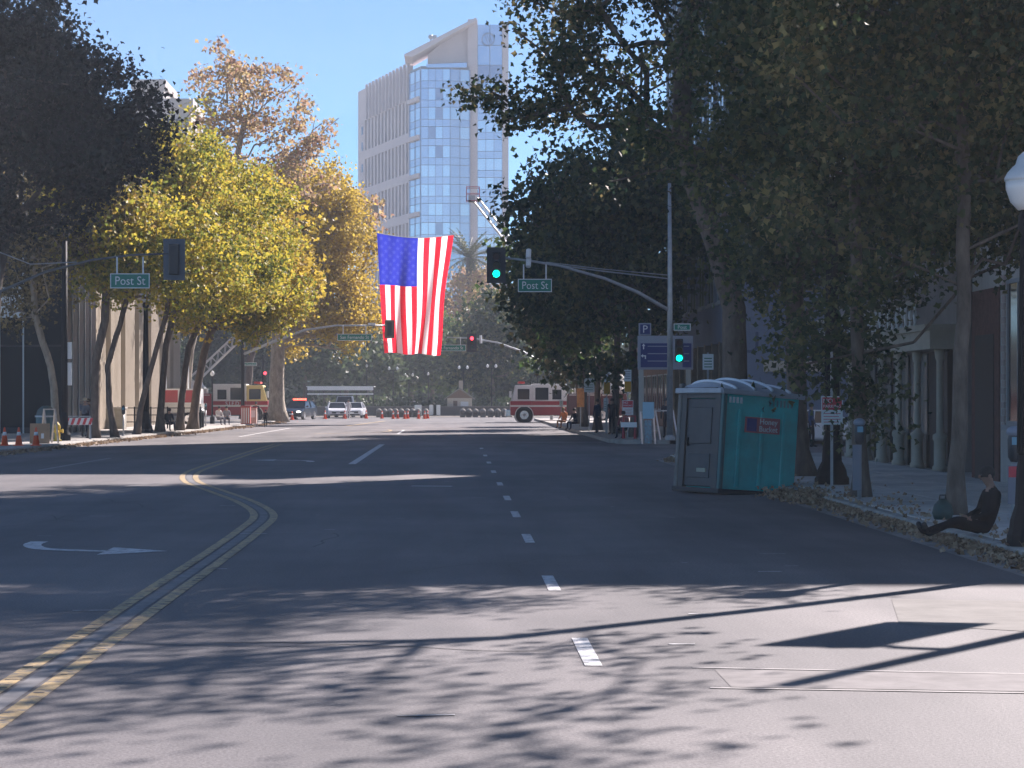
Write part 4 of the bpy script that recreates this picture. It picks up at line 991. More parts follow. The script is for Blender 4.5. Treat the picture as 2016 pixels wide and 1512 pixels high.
MB().box(.0, .1, .0, .1, .08, HT + .02).build("corner_post", mat("corner_teal", (.02, .12, .13), .5), tl, bevel=.02)
MB().box(-.02, .1, SW - .12, SW + .02, .08, HT + .18).build("corner_post", tan_plastic, tl, bevel=.03)
MB().box(.0, .1, .1, .3, .08, HT).build("door_frame", mat("jamb_plastic", (.036, .04, .046), .5), tl)
MB().box(.0, .1, SW - .3, SW - .12, .08, HT + .1).build("door_frame", mat("jamb_plastic", (.12, .125, .13)), tl)
MB().box(.005, .1, .3, SW - .3, HT - .12, HT + .1).build("door_frame", mat("jamb_plastic", (.12, .125, .13)), tl)
dr = MB().box(.03, .08, .31, SW - .31, .12, HT - .13).build("door", dark_plastic, tl, bevel=.02)
MB().box(.012, .034, .42, SW - .42, .3, .8).build("door_panel", dark_plastic, dr, bevel=.02)
MB().box(.012, .034, .42, SW - .42, 1.0, 1.75).build("door_panel", dark_plastic, dr, bevel=.02)
MB().box(-.02, .03, SW - .44, SW - .37, .95, 1.12).build("handle", black_metal, dr, bevel=.01)
MB().box(-.004, .02, .52, .85, .42, .5).build("warning_label", mat("small_label", (.30, .32, .25), .6), dr)
rf = MB(); nx, ny = 16, 16
def roofz(x, y): 
    e = math.sin(math.pi * min(max((x + .06) / (SX + .12), 0), 1)) ** .55 * math.sin(math.pi * min(max((y + .06) / (SW + .12), 0), 1)) ** .45
    return HT + .02 + .22 * e + .14 * (y / SW) * e ** .5
vs = [(-.06 + (SX + .12) * i / nx, -.06 + (SW + .12) * j / ny) for j in range(ny + 1) for i in range(nx + 1)]
rf.add([(x, y, roofz(x, y)) for x, y in vs], [(j * (nx + 1) + i, j * (nx + 1) + i + 1, (j + 1) * (nx + 1) + i + 1, (j + 1) * (nx + 1) + i) for j in range(ny) for i in range(nx)])
ro = rf.build("roof", roof_plastic, tl, smooth=True)
MB().box(-.05, SX + .05, -.05, -.0, HT - .03, HT + .08).build("roof_rim", roof_plastic, ro, bevel=.02)
MB().box(-.07, .0, -.0, SW + .07, HT - .03, HT + .08).build("roof_rim", roof_plastic, ro, bevel=.02)
for x in (.3, .74, 1.18, 1.62):
    MB().tube([(x, y, roofz(x, y) + .012) for y in [SW * k / 14 for k in range(0, 15)]], .035, 6).build("roof_rib", rib_plastic, ro, smooth=True)
st = MB().box(.56, 1.42, .006, .02, 1.28, 1.6).build("logo_plate", mat("logo_red", (.38, .10, .12), .5), tl)
MB().box(.60, .84, .0, .006, 1.31, 1.57).build("logo_square", mat("logo_navy", (.03, .04, .2), .5), st)
sq = MB(); sq.lathe([(.0, 0), (.07, .0), (.08, .12), (.0, .12)], 10, (0, 0, 0)); sq = sq.build("logo_bucket", mat("logo_lilac", (.22, .14, .42), .5), st); sq.location = (.72, .004, 1.37); sq.scale = (.8, .05, 1)
lettering("Honey", .165, sign_white, st, (1.13, -.001, 1.515)); lettering("Bucket", .165, sign_white, st, (1.13, -.001, 1.365))

# ---------------------------------------------------------------- signs on posts, meters, hydrant
red_print = mat("red_print", (.55, .05, .07), .6)
def notice_sign(label, px, py0, py1, D, w, kind="red", base=.15, group=None, extra=()):
    """sign board(s) on a thin post"""
    a = W(px, py0, D); b = W(px, py1, D); h = a.z - b.z; zc = (a.z + b.z) / 2 - base
    t = thing("notice_sign", label, "sign", (a.x, D, base), group=group)
    MB().box(-.025, .025, .012, .055, 0, zc + h / 2 + (extra[0] if extra else .05)).build("post", steel, t)
    MB().box(-w / 2, w / 2, -.008, .010, zc - h / 2, zc + h / 2).build("board", sign_white, t)
    if kind == "red":
        MB().box(-w * .46, w * .46, -.012, -.009, zc + h * .02, zc + h * .46).build("printed_band", red_print, t)
        lettering("NO", h * .22, sign_white, t, (-w * .2, -.014, zc + h * .33)); lettering("PARKING", h * .15, sign_white, t, (0, -.014, zc + h * .14))
        for k in range(4): MB().box(-w * .4, w * (.4 - .08 * (k % 2)), -.012, -.009, zc - h * (.1 + .1 * k) - .012, zc - h * (.1 + .1 * k)).build("printed_line", red_print, t)
    elif kind == "yellow":
        MB().box(-w / 2 + .01, w / 2 - .01, -.013, -.009, zc - h / 2 + .01, zc - h * .02).build("printed_band", mat("amber_print", (.62, .30, .02), .6), t)
        for k in range(4): MB().box(-w * .36, w * .36, -.012, -.009, zc + h * (.1 + .1 * k), zc + h * (.1 + .1 * k) + .03).build("printed_line", mat("grey_print", (.2, .22, .25), .6), t)
    elif kind == "white":
        for k in range(4): MB().box(-w * .36, w * .36, -.012, -.009, zc - h * .35 + h * .18 * k, zc - h * .35 + h * .18 * k + .03).build("printed_line", mat("green_print", (.08, .22, .14), .6), t)
    return t
notice_sign("red and white no-parking board on the black lamp post's thin pole", 1638, 780, 836, 45.2, .43, extra=(.9,))
notice_sign("white and green parking rule sign above the toilet roof", 1394, 697, 728, 66, .32, "white")
notice_sign("red and white notice low on the kerb post by the A-frames", 1236, 788, 817, 98.5, .48)
notice_sign("white and amber sign nearest the parking board", 1236, 728, 772, 99.5, .32, "yellow")
notice_sign("white and amber sign further up the kerb", 1195, 727, 776, 108, .32, "yellow")
notice_sign("pale faded sign board deep among the right trunks", 1160, 745, 772, 118, .55, "white")
notice_sign("pale narrow sign below the further amber sign", 1193, 784, 809, 112, .24, "white")
notice_sign("small white sign right of the fire engine", 1105, 787, 800, 140, .22, "white")
# board with the sun's orange put into its colour
v = W(1143, 783, 120); ob = thing("banner_board", "board coloured as if sunlit orange between the right trunks", "board", (v.x, 120, .15))
MB().box(-.2, .2, -.01, .01, v.z - .65, v.z + .35).build("panel", mat("sun_orange_board", (.75, .30, .10), .6, var=.3, scale=3), ob); MB().tube([(0, .04, 0), (0, .04, v.z + .3)], .03, 6).build("post", steel, ob)

def meter(label, loc, bag=None, paper=None, plate=True, group="parking meters"):
    t = thing("parking_meter", label, "parking meter", loc, group=group)
    MB().tube([(0, 0, 0), (0, 0, 1.0)], .038, 10).build("post", steel, t, smooth=True)
    MB().lathe([(.09, 0), (.09, .03), (.045, .05)], 10).build("base_plate", steel, t)
    h = MB(); h.lathe([(.05, 1.0), (.085, 1.06), (.09, 1.28), (.075, 1.36), (.04, 1.42), (.01, 1.44)], 14); h.build("head", mat("meter_head", (.04, .05, .06), .4, .4), t, smooth=True)
    MB().box(-.05, .05, -.094, -.07, 1.22, 1.32).build("display", mat("meter_blue", (.10, .30, .42), .3), t)
    if bag:
        MB().sphere((0, 0, 1.39), (.11, .11, .075), 12, 7).build("plastic_cover", mat("clear_bag", (.24, .27, .33), .35), t, smooth=True)
    if paper:
        MB().box(-.10, .03, -.065, -.05, .45, .95).build("paper_notice", mat("notice_paper", (.20, .21, .25), .8), t)
        MB().box(-.09, .02, -.068, -.0655, .8, .94).build("printed_band", red_print, t)
    return t
meter("parking meter with a red-headed paper notice behind the seated person", (W(1997, 780, 29.0).x, 29.0, .15), True, True)
meter("parking meter with a pale plastic cover beside the slim kerb tree", (W(1692, 780, 39.2).x, 39.2, .15), True, None)
MB().box(-.13, .02, -.07, -.05, .2, 1.0).build("paper_notice", mat("notice_paper", (.42, .44, .50)), bpy.data.objects["parking_meter.001"])
meter("dark parking meter between the left trunks", (W(243, 780, 104).x, 104, .15))
meter("dark parking meter left of the seated people", (W(405, 780, 138).x, 138, .15))

hy = thing("fire_hydrant", "yellow fire hydrant beside the tall black pole", "hydrant", (W(113, 780, 92).x, 92, .15))
yel = mat("hydrant_yellow", (.72, .48, .05), .45)
MB().lathe([(.17, 0), (.17, .06), (.12, .08), (.11, .5), (.14, .52), (.14, .57), (.12, .66), (.06, .73), (.03, .74), (.03, .8)], 14).build("barrel", yel, hy, smooth=True)
MB().tube([(-.2, 0, .42), (.2, 0, .42)], .065, 10).build("side_outlet", yel, hy); MB().tube([(0, 0, .38), (0, -.22, .38)], .085, 10).build("front_outlet", yel, hy)
MB().tube([(.2, 0, .42), (.24, 0, .42)], .085, 8).build("outlet_cap", yel, hy)

# traffic cones
ORD = ("first", "second", "third", "fourth", "fifth", "sixth", "seventh", "eighth", "ninth")
cone_w = mat("cone_white_band", (.8, .8, .8), .5)
def cone(label, loc, s=1.0, group=None):
    t = thing("traffic_cone", label, "cone", loc, group=group)
    MB().box(-.19 * s, .19 * s, -.19 * s, .19 * s, 0, .04 * s).build("foot", orange_plastic, t)
    MB().lathe([(.15 * s, .04 * s), (.035 * s, .74 * s), (.02 * s, .75 * s)], 14).build("body", orange_plastic, t, smooth=True)
    MB().lathe([(.092 * s, .42 * s), (.07 * s, .56 * s)], 14).build("band", cone_w, t, smooth=True)
    return t
for px, lab in ((9, "leftmost orange cone at the picture's left edge"), (37, "second orange cone from the left edge"), (71, "orange cone next to the cardboard sheet")):
    cone(lab, (W(px, 780, 83.5).x, 83.5, .15), .92)
for i, (px, D, lab) in enumerate(((640, 196, "orange cone at the left front wheel of the white sedans"), (679, 198, "orange cone between the two white sedans"), (721, 200, "orange cone right of the white sedans"), (575, 188, "orange cone before the police car"))):
    cone(lab, (W(px, 780, D).x, D, .004), 1.0)
for i, (px, D) in enumerate(((752, 200), (774, 197), (783, 199), (797, 197), (803, 199), (824, 198), (836, 197), (842, 200))):
    cone("orange cone, %s from the left in the row before the stone bollards" % ORD[i], (W(px, 780, D).x, D, .004), .95, "cones closing the street")
# bollards
stone_b = mat("bollard_stone", (.26, .235, .205), .85, var=.15, scale=3)
for i, px in enumerate((746, 757, 768, 779, 790, 802, 812, 823, 838, 911, 923, 936, 951, 966, 980, 993)):
    D = 211
    t = thing("bollard", "squat round-topped stone bollard, %s from the left in the row left of the hut" % ORD[i] if px < 880 else "squat round-topped stone bollard, %s from the left in the row right of the hut" % ORD[i - 9], "bollard", (W(px, 780, D).x, D, .004), group="stone bollards left" if px < 880 else "stone bollards right")
    MB().lathe([(.26, 0), (.26, .5), (.29, .52), (.29, .6), (.25, .7), (.14, .8), (.03, .83)], 12).build("body", stone_b, t, smooth=True)
    MB().lathe([(.265, .30), (.265, .36)], 12).build("band", mat("bollard_band", (.1, .09, .08), .6), t)

# ---------------------------------------------------------------- barricades, easels, railing
def a_frame(label, loc, rz, legs_m, w=.7, h=1.1, spread=.35, boards=(), name="a_frame", cat="a-frame"):
    t = thing(name, label, cat, loc, rz)
    for x in (-w / 2, w / 2):
        for s in (-1, 1): MB().bar((x, s * spread, 0), (x, 0, h), .06, .04).build("leg", legs_m, t)
    MB().bar((-w / 2, 0, h - .02), (w / 2, 0, h - .02), .05, .05).build("top_rail", legs_m, t)
    for z0, z1, y, m in boards: MB().box(-w / 2 - .1, w / 2 + .1, -spread * (1 - z0 / h) - .05, -spread * (1 - z0 / h) - .03, z0, z1).build("board", m, t)
    return t
wood_w = mat("pale_timber", (.55, .50, .44), .8, var=.2, scale=5); alu = mat("aluminium", (.62, .63, .66), .35, .8)
a_frame("pale timber A-frame behind the cardboard sheet", (W(93, 780, 88).x, 88.5, .15), .5, wood_w, .45, 1.35, .4)
cb = thing("cardboard_sheet", "brown cardboard sheet leaning on the pale A-frame", "cardboard", (W(80, 780, 87.5).x, 87.3, .15), rot=(R(-12), 0, R(8)))
MB().box(-.38, .38, -.012, .012, 0, .8).build("sheet", mat("cardboard", (.36, .25, .16), .9, var=.1, scale=3), cb); MB().box(.05, .16, -.016, -.0125, .2, .4).build("paper_label", sign_white, cb)
br1 = a_frame("red and white striped barricade by the left trees", (W(152, 780, 96).x, 96, .15), .25, steel, 1.1, 1.0, .3, name="barricade", cat="barricade")
bdp = MB().box(-.62, .62, -.14, -.11, .62, .92).build("board", sign_white, br1)
for k in range(5): MB().prism([(-.55 + k * .25, .63), (-.43 + k * .25, .63), (-.33 + k * .25, .91), (-.45 + k * .25, .91)], -.146, -.1405, 'y').build("stripe", red_print, bdp)
ez1 = a_frame("aluminium easel with a pale blue board on the right corner", (W(1277, 780, 93).x, 93.8, .004), .1, alu, .55, 1.35, .4, name="easel", cat="easel")
MB().box(-.2, .28, -.1, -.08, 1.05, 1.75).build("board", mat("pale_blue_board", (.34, .60, .74), .5), ez1)
MB().box(-.14, .16, -.2, -.18, .02, 1.0).build("banner", mat("floral_banner", (.55, .42, .48), .7, var=.5, scale=14, col2=(.2, .5, .6)), ez1)
a_frame("folded grey barricade legs behind the toilet's left edge", (W(1310, 780, 95).x, 95.6, .15), .3, alu, .8, 1.25, .55, name="barricade", cat="barricade")
a_frame("red barricade frame under the low red notice", (W(1240, 780, 97).x, 97.2, .15), -.2, red_paint, .5, 1.0, .3, boards=((.5, .72, 0, sign_white),), name="barricade", cat="barricade")
rl = thing("railing", "black metal railing on the left pavement before the red trailer", "railing", (W(232, 780, 128).x, 128, .15))
RLN = W(395, 780, 128).x - W(232, 780, 128).x
for z in (.35, .75, 1.15): MB().box(0, RLN, -.02, .02, z, z + .05).build("rail", black_metal, rl)
for k in range(6): MB().box(k * RLN / 5 - .04, k * RLN / 5 + .04, -.04, .04, 0, 1.25).build("post", black_metal, rl)
pl = thing("planter_wall", "low pale planter wall behind the left trunks", "wall", (W(195, 780, 126).x, 126, .15))
MB().box(0, 1.4, 0, 1.0, 0, 1.15).build("wall", mat("planter_concrete", (.30, .28, .24), .9, var=.2, scale=2), pl); MB().box(-.06, 1.46, -.06, 1.06, 1.154, 1.24).build("coping", concrete, pl)
tr = thing("trash_bin", "black round trash bin between the left trunks", "trash bin", (W(392, 780, 132).x, 132, .15))
MB().lathe([(.28, 0), (.3, .1), (.32, .85), (.34, .9)], 14).build("body", black_metal, tr, smooth=True); MB().lathe([(.34, .9), (.33, 1.0), (.2, 1.12), (.05, 1.15)], 14).build("lid", mat("bin_lid", (.3, .32, .33), .4), tr, smooth=True)
nb = thing("news_box", "red and white street box beside the seated people", "street box", (W(484, 780, 141).x, 141, .15))
MB().box(-.3, .3, -.25, .25, .1, 1.2).build("body", mat("faded_red", (.45, .12, .10), .6, var=.15), nb, bevel=.02)
for k in range(4): MB().box(-.26 + k * .14, -.2 + k * .14, -.262, -.2505, .15, 1.1).build("stripe", sign_white, nb)
MB().box(-.32, .32, -.27, .27, 1.2, 1.26).build("lid", red_paint, nb)
nb2 = thing("news_box", "pale street box close right of the red one", "street box", (W(497, 780, 142.5).x, 142.5, .15))
MB().box(-.28, .28, -.25, .25, .1, 1.1).build("body", mat("pale_box", (.55, .42, .36), .6, var=.15), nb2, bevel=.02); MB().box(-.3, .3, -.27, .27, 1.1, 1.16).build("lid", red_paint, nb2); MB().box(-.2, .2, -.262, -.2505, .5, .95).build("panel", sign_white, nb2)
gb_ = thing("green_bag", "dark green bag at the foot of the leaning tree", "bag", (W(1856, 780, 33.2).x, 33.2, .15))
bgm = MB(); bgm.lathe([(.03, 0), (.13, .02), (.16, .12), (.13, .24), (.07, .3), (.03, .33)], 12); bgm.build("body", mat("bag_green", (.012, .05, .045), .5, var=.3, scale=9), gb_, smooth=True); MB().tube([(-.05, 0, .3), (-.04, 0, .38), (.04, 0, .38), (.05, 0, .3)], .012, 6).build("handle", black_metal, gb_)
kb_ = thing("storage_bin", "dark plastic dome bin behind the cardboard sheet", "bin", (W(90, 780, 96).x, 96, .15))
MB().lathe([(.42, 0), (.45, .2), (.45, 1.0), (.38, 1.25), (.2, 1.42), (.05, 1.46)], 16).build("body", mat("smoky_plastic", (.05, .09, .09), .15), kb_, smooth=True); MB().lathe([(.47, .95), (.47, 1.02)], 16).build("rim", steel, kb_)

# ---------------------------------------------------------------- vehicles
def wheel(parent, loc, r, w, rim_m=None, axis='x'):
    x, y, z = loc
    a = [(-w / 2, 0, 0), (-w * .42, 0, 0), (w * .42, 0, 0), (w / 2, 0, 0)]
    f = (lambda p: (x + p[0], y, z)) if axis == 'x' else (lambda p: (x, y + p[0], z))
    ty = MB().tube([f(p) for p in a], [r * .9, r, r, r * .9], 20).build("tyre", rubber, parent)
    rm = MB().tube([f((-w / 2 - .012, 0, 0)), f((w / 2 + .012, 0, 0))], r * .6, 16).build("rim", rim_m or chrome, ty)
    MB().tube([f((-w / 2 - .03, 0, 0)), f((w / 2 + .03, 0, 0))], r * .22, 10).build("hub", steel, ty)
    return ty

def car(label, loc, rz, paint, H=1.45, L=4.6, Wd=1.8, suv=False, cat="car", name="parked_car", bar=False, lit=False):
    """front towards -Y"""
    t = thing(name, label, cat, loc, rz)
    hw = Wd / 2; hl = L / 2; zb = .92 if not suv else 1.05; k = H
    prof = [(-hl, .38), (-hl + .03, .66), (-hl + .25, .78), (-hl + 1.15, zb), (hl - .75, zb + .03), (hl - .08, zb - .05), (hl, .55), (hl - .05, .3), (-hl + .1, .24)]
    MB().prism(prof, -hw, hw, 'x').build("body", paint, t, bevel=.09)
    r0, r1 = (-hl + 1.95, hl - 1.55) if not suv else (-hl + 1.75, hl - .55)
    a0, a1 = -hl + 1.1, hl - (.55 if not suv else .15); bw, tw_ = hw - .06, hw - .26
    vs = [(-bw, a0, zb - .02), (bw, a0, zb - .02), (bw, a1, zb), (-bw, a1, zb), (-tw_, r0, k - .05), (tw_, r0, k - .05), (tw_, r1, k - .05), (-tw_, r1, k - .05)]
    MB().add(vs, [(0, 1, 5, 4), (1, 2, 6, 5), (2, 3, 7, 6), (3, 0, 4, 7), (4, 5, 6, 7), (0, 3, 2, 1)]).build("glasshouse", dark_glass, t, bevel=.03)
    MB().box(-tw_ - .03, tw_ + .03, r0 - .04, r1 + .06, k - .06, k).build("roof", paint, t, bevel=.03)
    for s in (-1, 1):
        for pa, pb in (((s * (bw + .005), a0, zb), (s * (tw_ + .01), r0, k - .04)), ((s * (bw + .005), a1, zb), (s * (tw_ + .01), r1, k - .04)), ((s * (bw + .01), (a0 + a1) / 2 + .1, zb), (s * (tw_ + .02), (r0 + r1) / 2 + .1, k - .04))):
            MB().bar(pa, pb, .07, .07).build("pillar", paint, t)
        for y in (-hl + .85, hl - .9): wheel(t, (s * (hw - .1), y, .33), .33 if not suv else .37, .22)
        MB().sphere((s * (hw - .28), -hl + .10, .67), (.22, .12, .075), 10, 6).build("headlight", mat("headlamp_lit", (.9, .9, .9), .2, emit=(1, .93, .85), estr=3) if lit else mat("headlamp", (.75, .78, .8), .12), t)
        MB().cbox((s * (hw + .1), a0 + .25, zb + .08), (.2, .1, .14)).build("mirror", paint, t, bevel=.02)
    MB().box(-hw + .35, hw - .35, -hl - .012, -hl + .06, .45, .62).build("grille", rubber, t)
    MB().box(-hw + .2, hw - .2, -hl - .006, -hl + .1, .27, .38).build("bumper_intake", rubber, t)
    MB().box(-.18, .18, -hl - .03, -hl - .015, .42, .54).build("licence_plate", sign_white, t)
    if bar:
        b = MB().box(-.6, .6, -.1, .2, k, k + .06).build("light_bar", rubber, t)
        em = mat("red_beacon", (.9, .05, .04), .4, emit=(1, .05, .03), estr=4.0)
        for x0 in (-.55, -.15, .2): MB().box(x0, x0 + .35, -.12, .18, k + .06, k + .2).build("beacon", em, b, bevel=.03)
    return t
car_white = mat("white_car_paint", (.72, .73, .75), .22, spec=.6); car_dark = mat("navy_car_paint", (.015, .02, .035), .2, spec=.6); car_silver = mat("silver_car_paint", (.45, .47, .5), .25, .4)
car("white sedan facing the camera, left of the pair behind the cones", (W(663, 780, 203).x, 203, .0), R(6), car_white)
car("white sedan facing the camera, right of the pair behind the cones", (W(698, 780, 206).x, 206, .0), R(-3), car_white)
car("silver SUV standing behind the two white sedans", (W(679, 780, 212.5).x, 212.5, .06), 0, car_silver, H=1.95, suv=True)
car("dark police car with glowing red beacons right of the pale trunk", (W(590, 780, 192).x, 192, 0), R(-14), car_dark, H=1.6, suv=True, bar=True, lit=True, name="police_car")
car("white car parked in the side street behind the standing person", (W(1618, 780, 90).x, 90.5, 0), R(88), car_white, name="parked_car")

cab_sun_tint = mat("cab_sun_tint", (.78, .62, .25), .35); cab_white = mat("cab_white", (.72, .72, .70), .35); stripe_w = mat("reflective_stripe", (.7, .68, .62), .4)  # white cab's front part has warm sunlight put into its yellow colour
beacon_r = mat("roof_beacon", (.5, .04, .03), .4)
def fire_truck(label, loc, face, L, front_m, ladder_pts, body_boxes=True, body_m=None):
    """side-on truck; face=+1 has its nose to +X. x runs from the nose backwards"""
    t = thing("fire_engine", label, "fire engine", loc); f = face
    def bx(x0, x1, y0, y1, z0, z1): a, b = sorted((-x0 * f, -x1 * f)); return MB().box(a, b, y0, y1, z0, z1)
    red = red_paint
    bx(.0, .55, -1.15, 1.15, .45, .95).build("front_bumper", chrome, t, bevel=.04)
    bx(.4, 2.05, -1.22, 1.22, .55, 1.62).build("cab_lower", red, t, bevel=.05)
    bx(2.05, 4.7, -1.22, 1.22, .55, 1.62).build("crew_lower", red, t, bevel=.05)
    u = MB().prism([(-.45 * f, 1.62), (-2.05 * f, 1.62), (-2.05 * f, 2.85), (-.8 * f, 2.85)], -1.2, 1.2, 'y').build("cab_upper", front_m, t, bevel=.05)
    u2 = bx(2.06, 4.7, -1.2, 1.2, 1.62, 2.95).build("crew_upper", cab_white, t, bevel=.05)
    for s in (-1, 1):
        y0, y1 = (s * 1.2, s * 1.225) if s > 0 else (-1.225, -1.2)
        bx(.95, 1.85, y0, y1, 1.75, 2.55).build("window", dark_glass, u); bx(2.3, 3.3, y0, y1, 1.72, 2.65).build("window", dark_glass, u2); bx(3.6, 4.3, y0, y1, 1.75, 2.5).build("window", dark_glass, u2)
        bx(.4, 4.7, y0 * 1.03, y1 * 1.03, 1.18, 1.32).build("stripe", stripe_w, t)
        MB().cbox((-.42 * f, s * 1.32, 2.15), (.12, .22, .5)).build("mirror", cab_white, t)
        for x in (1.45, L - 1.9): wheel(t, (-x * f, s * 1.09, .56), .56, .36, axis='y')
        MB().tube([(-1.45 * f, s * 1.2, .56), (-1.45 * f, s * 1.232, .56)], .72, 20).build("wheel_arch", stripe_w, t)
        MB().tube([(-1.45 * f, s * 1.2, .56), (-1.45 * f, s * 1.238, .56)], .66, 20).build("wheel_well", rubber, t)
    ws = MB().add([(-.44 * f, -1.05, 1.7), (-.44 * f, 1.05, 1.7), (-.74 * f, 1.02, 2.7), (-.74 * f, -1.02, 2.7)], [(0, 1, 2, 3)]).build("windscreen", dark_glass, u)
    ws.location = (.03 * f, 0, 0)
    lb_ = bx(1.0, 1.5, -.95, .95, 2.96, 3.12).build("light_bar", beacon_r, t, bevel=.03)
    bx(.36, .41, -.9, -.5, .75, .95).build("headlight", mat("headlamp", (0, 0, 0)), t); bx(.36, .41, .5, .9, .75, .95).build("headlight", mat("headlamp", (0, 0, 0)), t)
    if body_boxes:
        bx(4.78, L, -1.22, 1.22, .5, 2.2).build("body", body_m or red, t, bevel=.04)
        n = int((L - 5.0) / 1.25)
        for k in range(n):
            for s in (-1, 1):
                y0, y1 = (1.222, 1.245) if s > 0 else (-1.245, -1.222)
                if abs(4.9 + k * 1.25 + .5 - (L - 1.9)) > 1.0: bx(4.9 + k * 1.25, 5.95 + k * 1.25, y0, y1, .7, 2.05).build("locker_door", body_m or red, t, bevel=.01)
                bx(4.9 + k * 1.25, 5.95 + k * 1.25, y0, y1, 2.06, 2.12).build("locker_trim", stripe_w, t)
        bx(5.2, L - .1, -.7, .7, 2.2, 2.6).build("ladder_bed", stripe_w, t)
    if ladder_pts:
        tt = MB().lathe([(.9, 2.3), (.9, 2.6), (.6, 2.9), (.5, 3.2)], 16, (ladder_pts[0][0] - loc[0], 0, 0)).build("turntable", stripe_w, t)
        a, b = (Vector(p) - Vector(loc) for p in ladder_pts); d = b - a; Ld = d.length; d.normalize(); up = Vector((0, 1, 0)).cross(d).normalized(); up = up if up.z > 0 else -up
        ld = MB(); n = int(Ld / .75)
        for i in range(n + 1):
            f_ = i / n; w_ = .42 - .12 * f_; c = a + d * Ld * f_; hgt = .62 - .2 * f_
            ld.tube([c + Vector((0, -w_, 0)), c + Vector((0, w_, 0))], .03, 4)
            for s in (-1, 1):
                ld.tube([c + Vector((0, s * w_, 0)), c + Vector((0, s * w_, 0)) + up * hgt], .022, 4)
                if i < n: c2 = a + d * Ld * (i + 1) / n; ld.tube([c + Vector((0, s * w_, 0)), c2 + Vector((0, s * w_, 0)) + up * hgt], .022, 4)
        for s in (-1, 1):
            ld.tube([a + Vector((0, s * .42, 0)), b + Vector((0, s * .3, 0))], .06, 6); ld.tube([a + Vector((0, s * .42, 0)) + up * .62, b + Vector((0, s * .3, 0)) + up * .42], .045, 6)
        lo = ld.build("ladder", mat("ladder_metal", (.62, .62, .60), .4, .3), t)
        tipb = MB(); tc_ = b + d * .2
        tipb.cbox(tc_, (.5, .75, .5)); tipb.build("ladder_tip", steel, lo)
    return t
xl = W(540, 780, 174).x
fe1 = fire_truck("red fire engine with sun-tinted white cab and raised ladder behind the left trees", (xl, 174, 0), 1, 9.2, cab_sun_tint, (Vector((W(385, 780, 174).x, 174, 3.0)), Vector((W(736, 780, 174).x, 174, W(0, 415, 174).z))))
lettering("S.J.F.D.", .42, sign_white, fe1, (-3.1, -1.262, 1.42))
xr = W(994, 780, 172).x
fe2 = fire_truck("red fire engine with white cab and darkened body at the right kerb", (xr, 172, 0), -1, 9.3, cab_white, (Vector((W(1215, 780, 172).x, 172, 3.0)), Vector((W(932, 780, 172).x, 172, W(0, 396, 172).z))), body_m=mat("red_paint_darkened", (.07, .010, .014), .35))  # body red darkened as shade, to dull sunlit lockers between the trunks
bk = MB(); cc = Vector((W(931, 780, 172).x - xr, 0, W(0, 396, 172).z))
for z in (0, .55, 1.05):
    bk.tube([cc + Vector((-.5, -.6, z)), cc + Vector((.5, -.6, z)), cc + Vector((.5, .6, z)), cc + Vector((-.5, .6, z)), cc + Vector((-.5, -.6, z))], .03, 5)
for x in (-.5, .5):
    for y in (-.6, .6): bk.tube([cc + Vector((x, y, 0)), cc + Vector((x, y, 1.05))], .03, 5)
bk.build("basket", red_paint, fe2)
tr_ = thing("fire_trailer", "red and white ladder truck trailer behind the left trunks", "trailer", (W(300, 780, 150).x, 150, .0))
MB().box(-3.0, 3.4, -1.1, 1.1, .9, 1.5).build("chassis", stripe_w, tr_)
MB().box(-2.9, 3.3, -1.15, 1.15, 1.5, 2.5).build("body", cab_white, tr_)
for k in range(5): MB().box(-2.75 + k * 1.2, -1.75 + k * 1.2, -1.18, -1.152, 1.58, 2.4).build("locker_door", red_paint, tr_, bevel=.01)
for x in (-2.2, 2.6):
    for s in (-1, 1): wheel(tr_, (x, s * .95, .5), .5, .3, axis='y')
for x in (.9, 2.4): MB().tube([(x, 0, 2.5), (x, 0, 4.6)], .06, 6).build("mast", cab_white, tr_)

# ---------------------------------------------------------------- hut, canopy, park walls
hx = W(905, 780, 223.2).x
hut = thing("park_hut", "small cream hut with a steep grey roof and chimney at the street's end", "hut", (hx, 223.2, .05)); hut.scale = (.92, .6, .88)
MB().box(-1.35, 1.35, 0, 2.6, 0, 2.0).build("wall", mat("hut_cream", (.55, .48, .38), .8), hut)
MB().prism([(-1.75, 1.9), (0, 3.2), (1.75, 1.9), (1.65, 1.8), (0, 3.02), (-1.65, 1.8)], -.4, 3.0, 'y').build("roof", mat("hut_roof", (.24, .23, .20), .9, var=.2, scale=2), hut)
MB().prism([(-1.35, 2.0), (1.35, 2.0), (0, 2.99)], .0, .1, 'y').build("gable", mat("hut_brown", (.22, .15, .11), .8), hut)
MB().box(-.1, .35, 1.0, 1.5, 2.7, 4.0).build("chimney", mat("hut_chimney", (.42, .36, .29), .9), hut)
MB().box(-.7, -.25, -.04, 0, 0, 1.7).build("door", mat("hut_brown", (.22, .15, .11)), hut); MB().box(.1, .95, -.03, 0, .8, 1.6).build("window", cab_white, hut)
cn = thing("canopy_frame", "long white-striped canopy behind the cars on the left", "canopy", (W(605, 780, 225).x, 225, .05))
CL = W(735, 780, 225).x - W(605, 780, 225).x
for z, h in ((2.55, .32), (2.1, .14)): MB().box(0, CL, 0, .12, z, z + h).build("fascia", mat("canopy_white", (.8, .8, .78), .6), cn)
MB().box(-.1, CL + .1, .0, 3, 2.88, 2.96).build("top", mat("canopy_white", (.8, .8, .78)), cn)
for k in range(5): MB().box(k * CL / 4 - .06, k * CL / 4 + .06, .03, .15, 0, 2.9).build("post", mat("dark_post", (.06, .05, .05), .7), cn)
lw_ = thing("park_wall", "low dark wall along the park at the street's end", "wall", (-24, 222, .05))
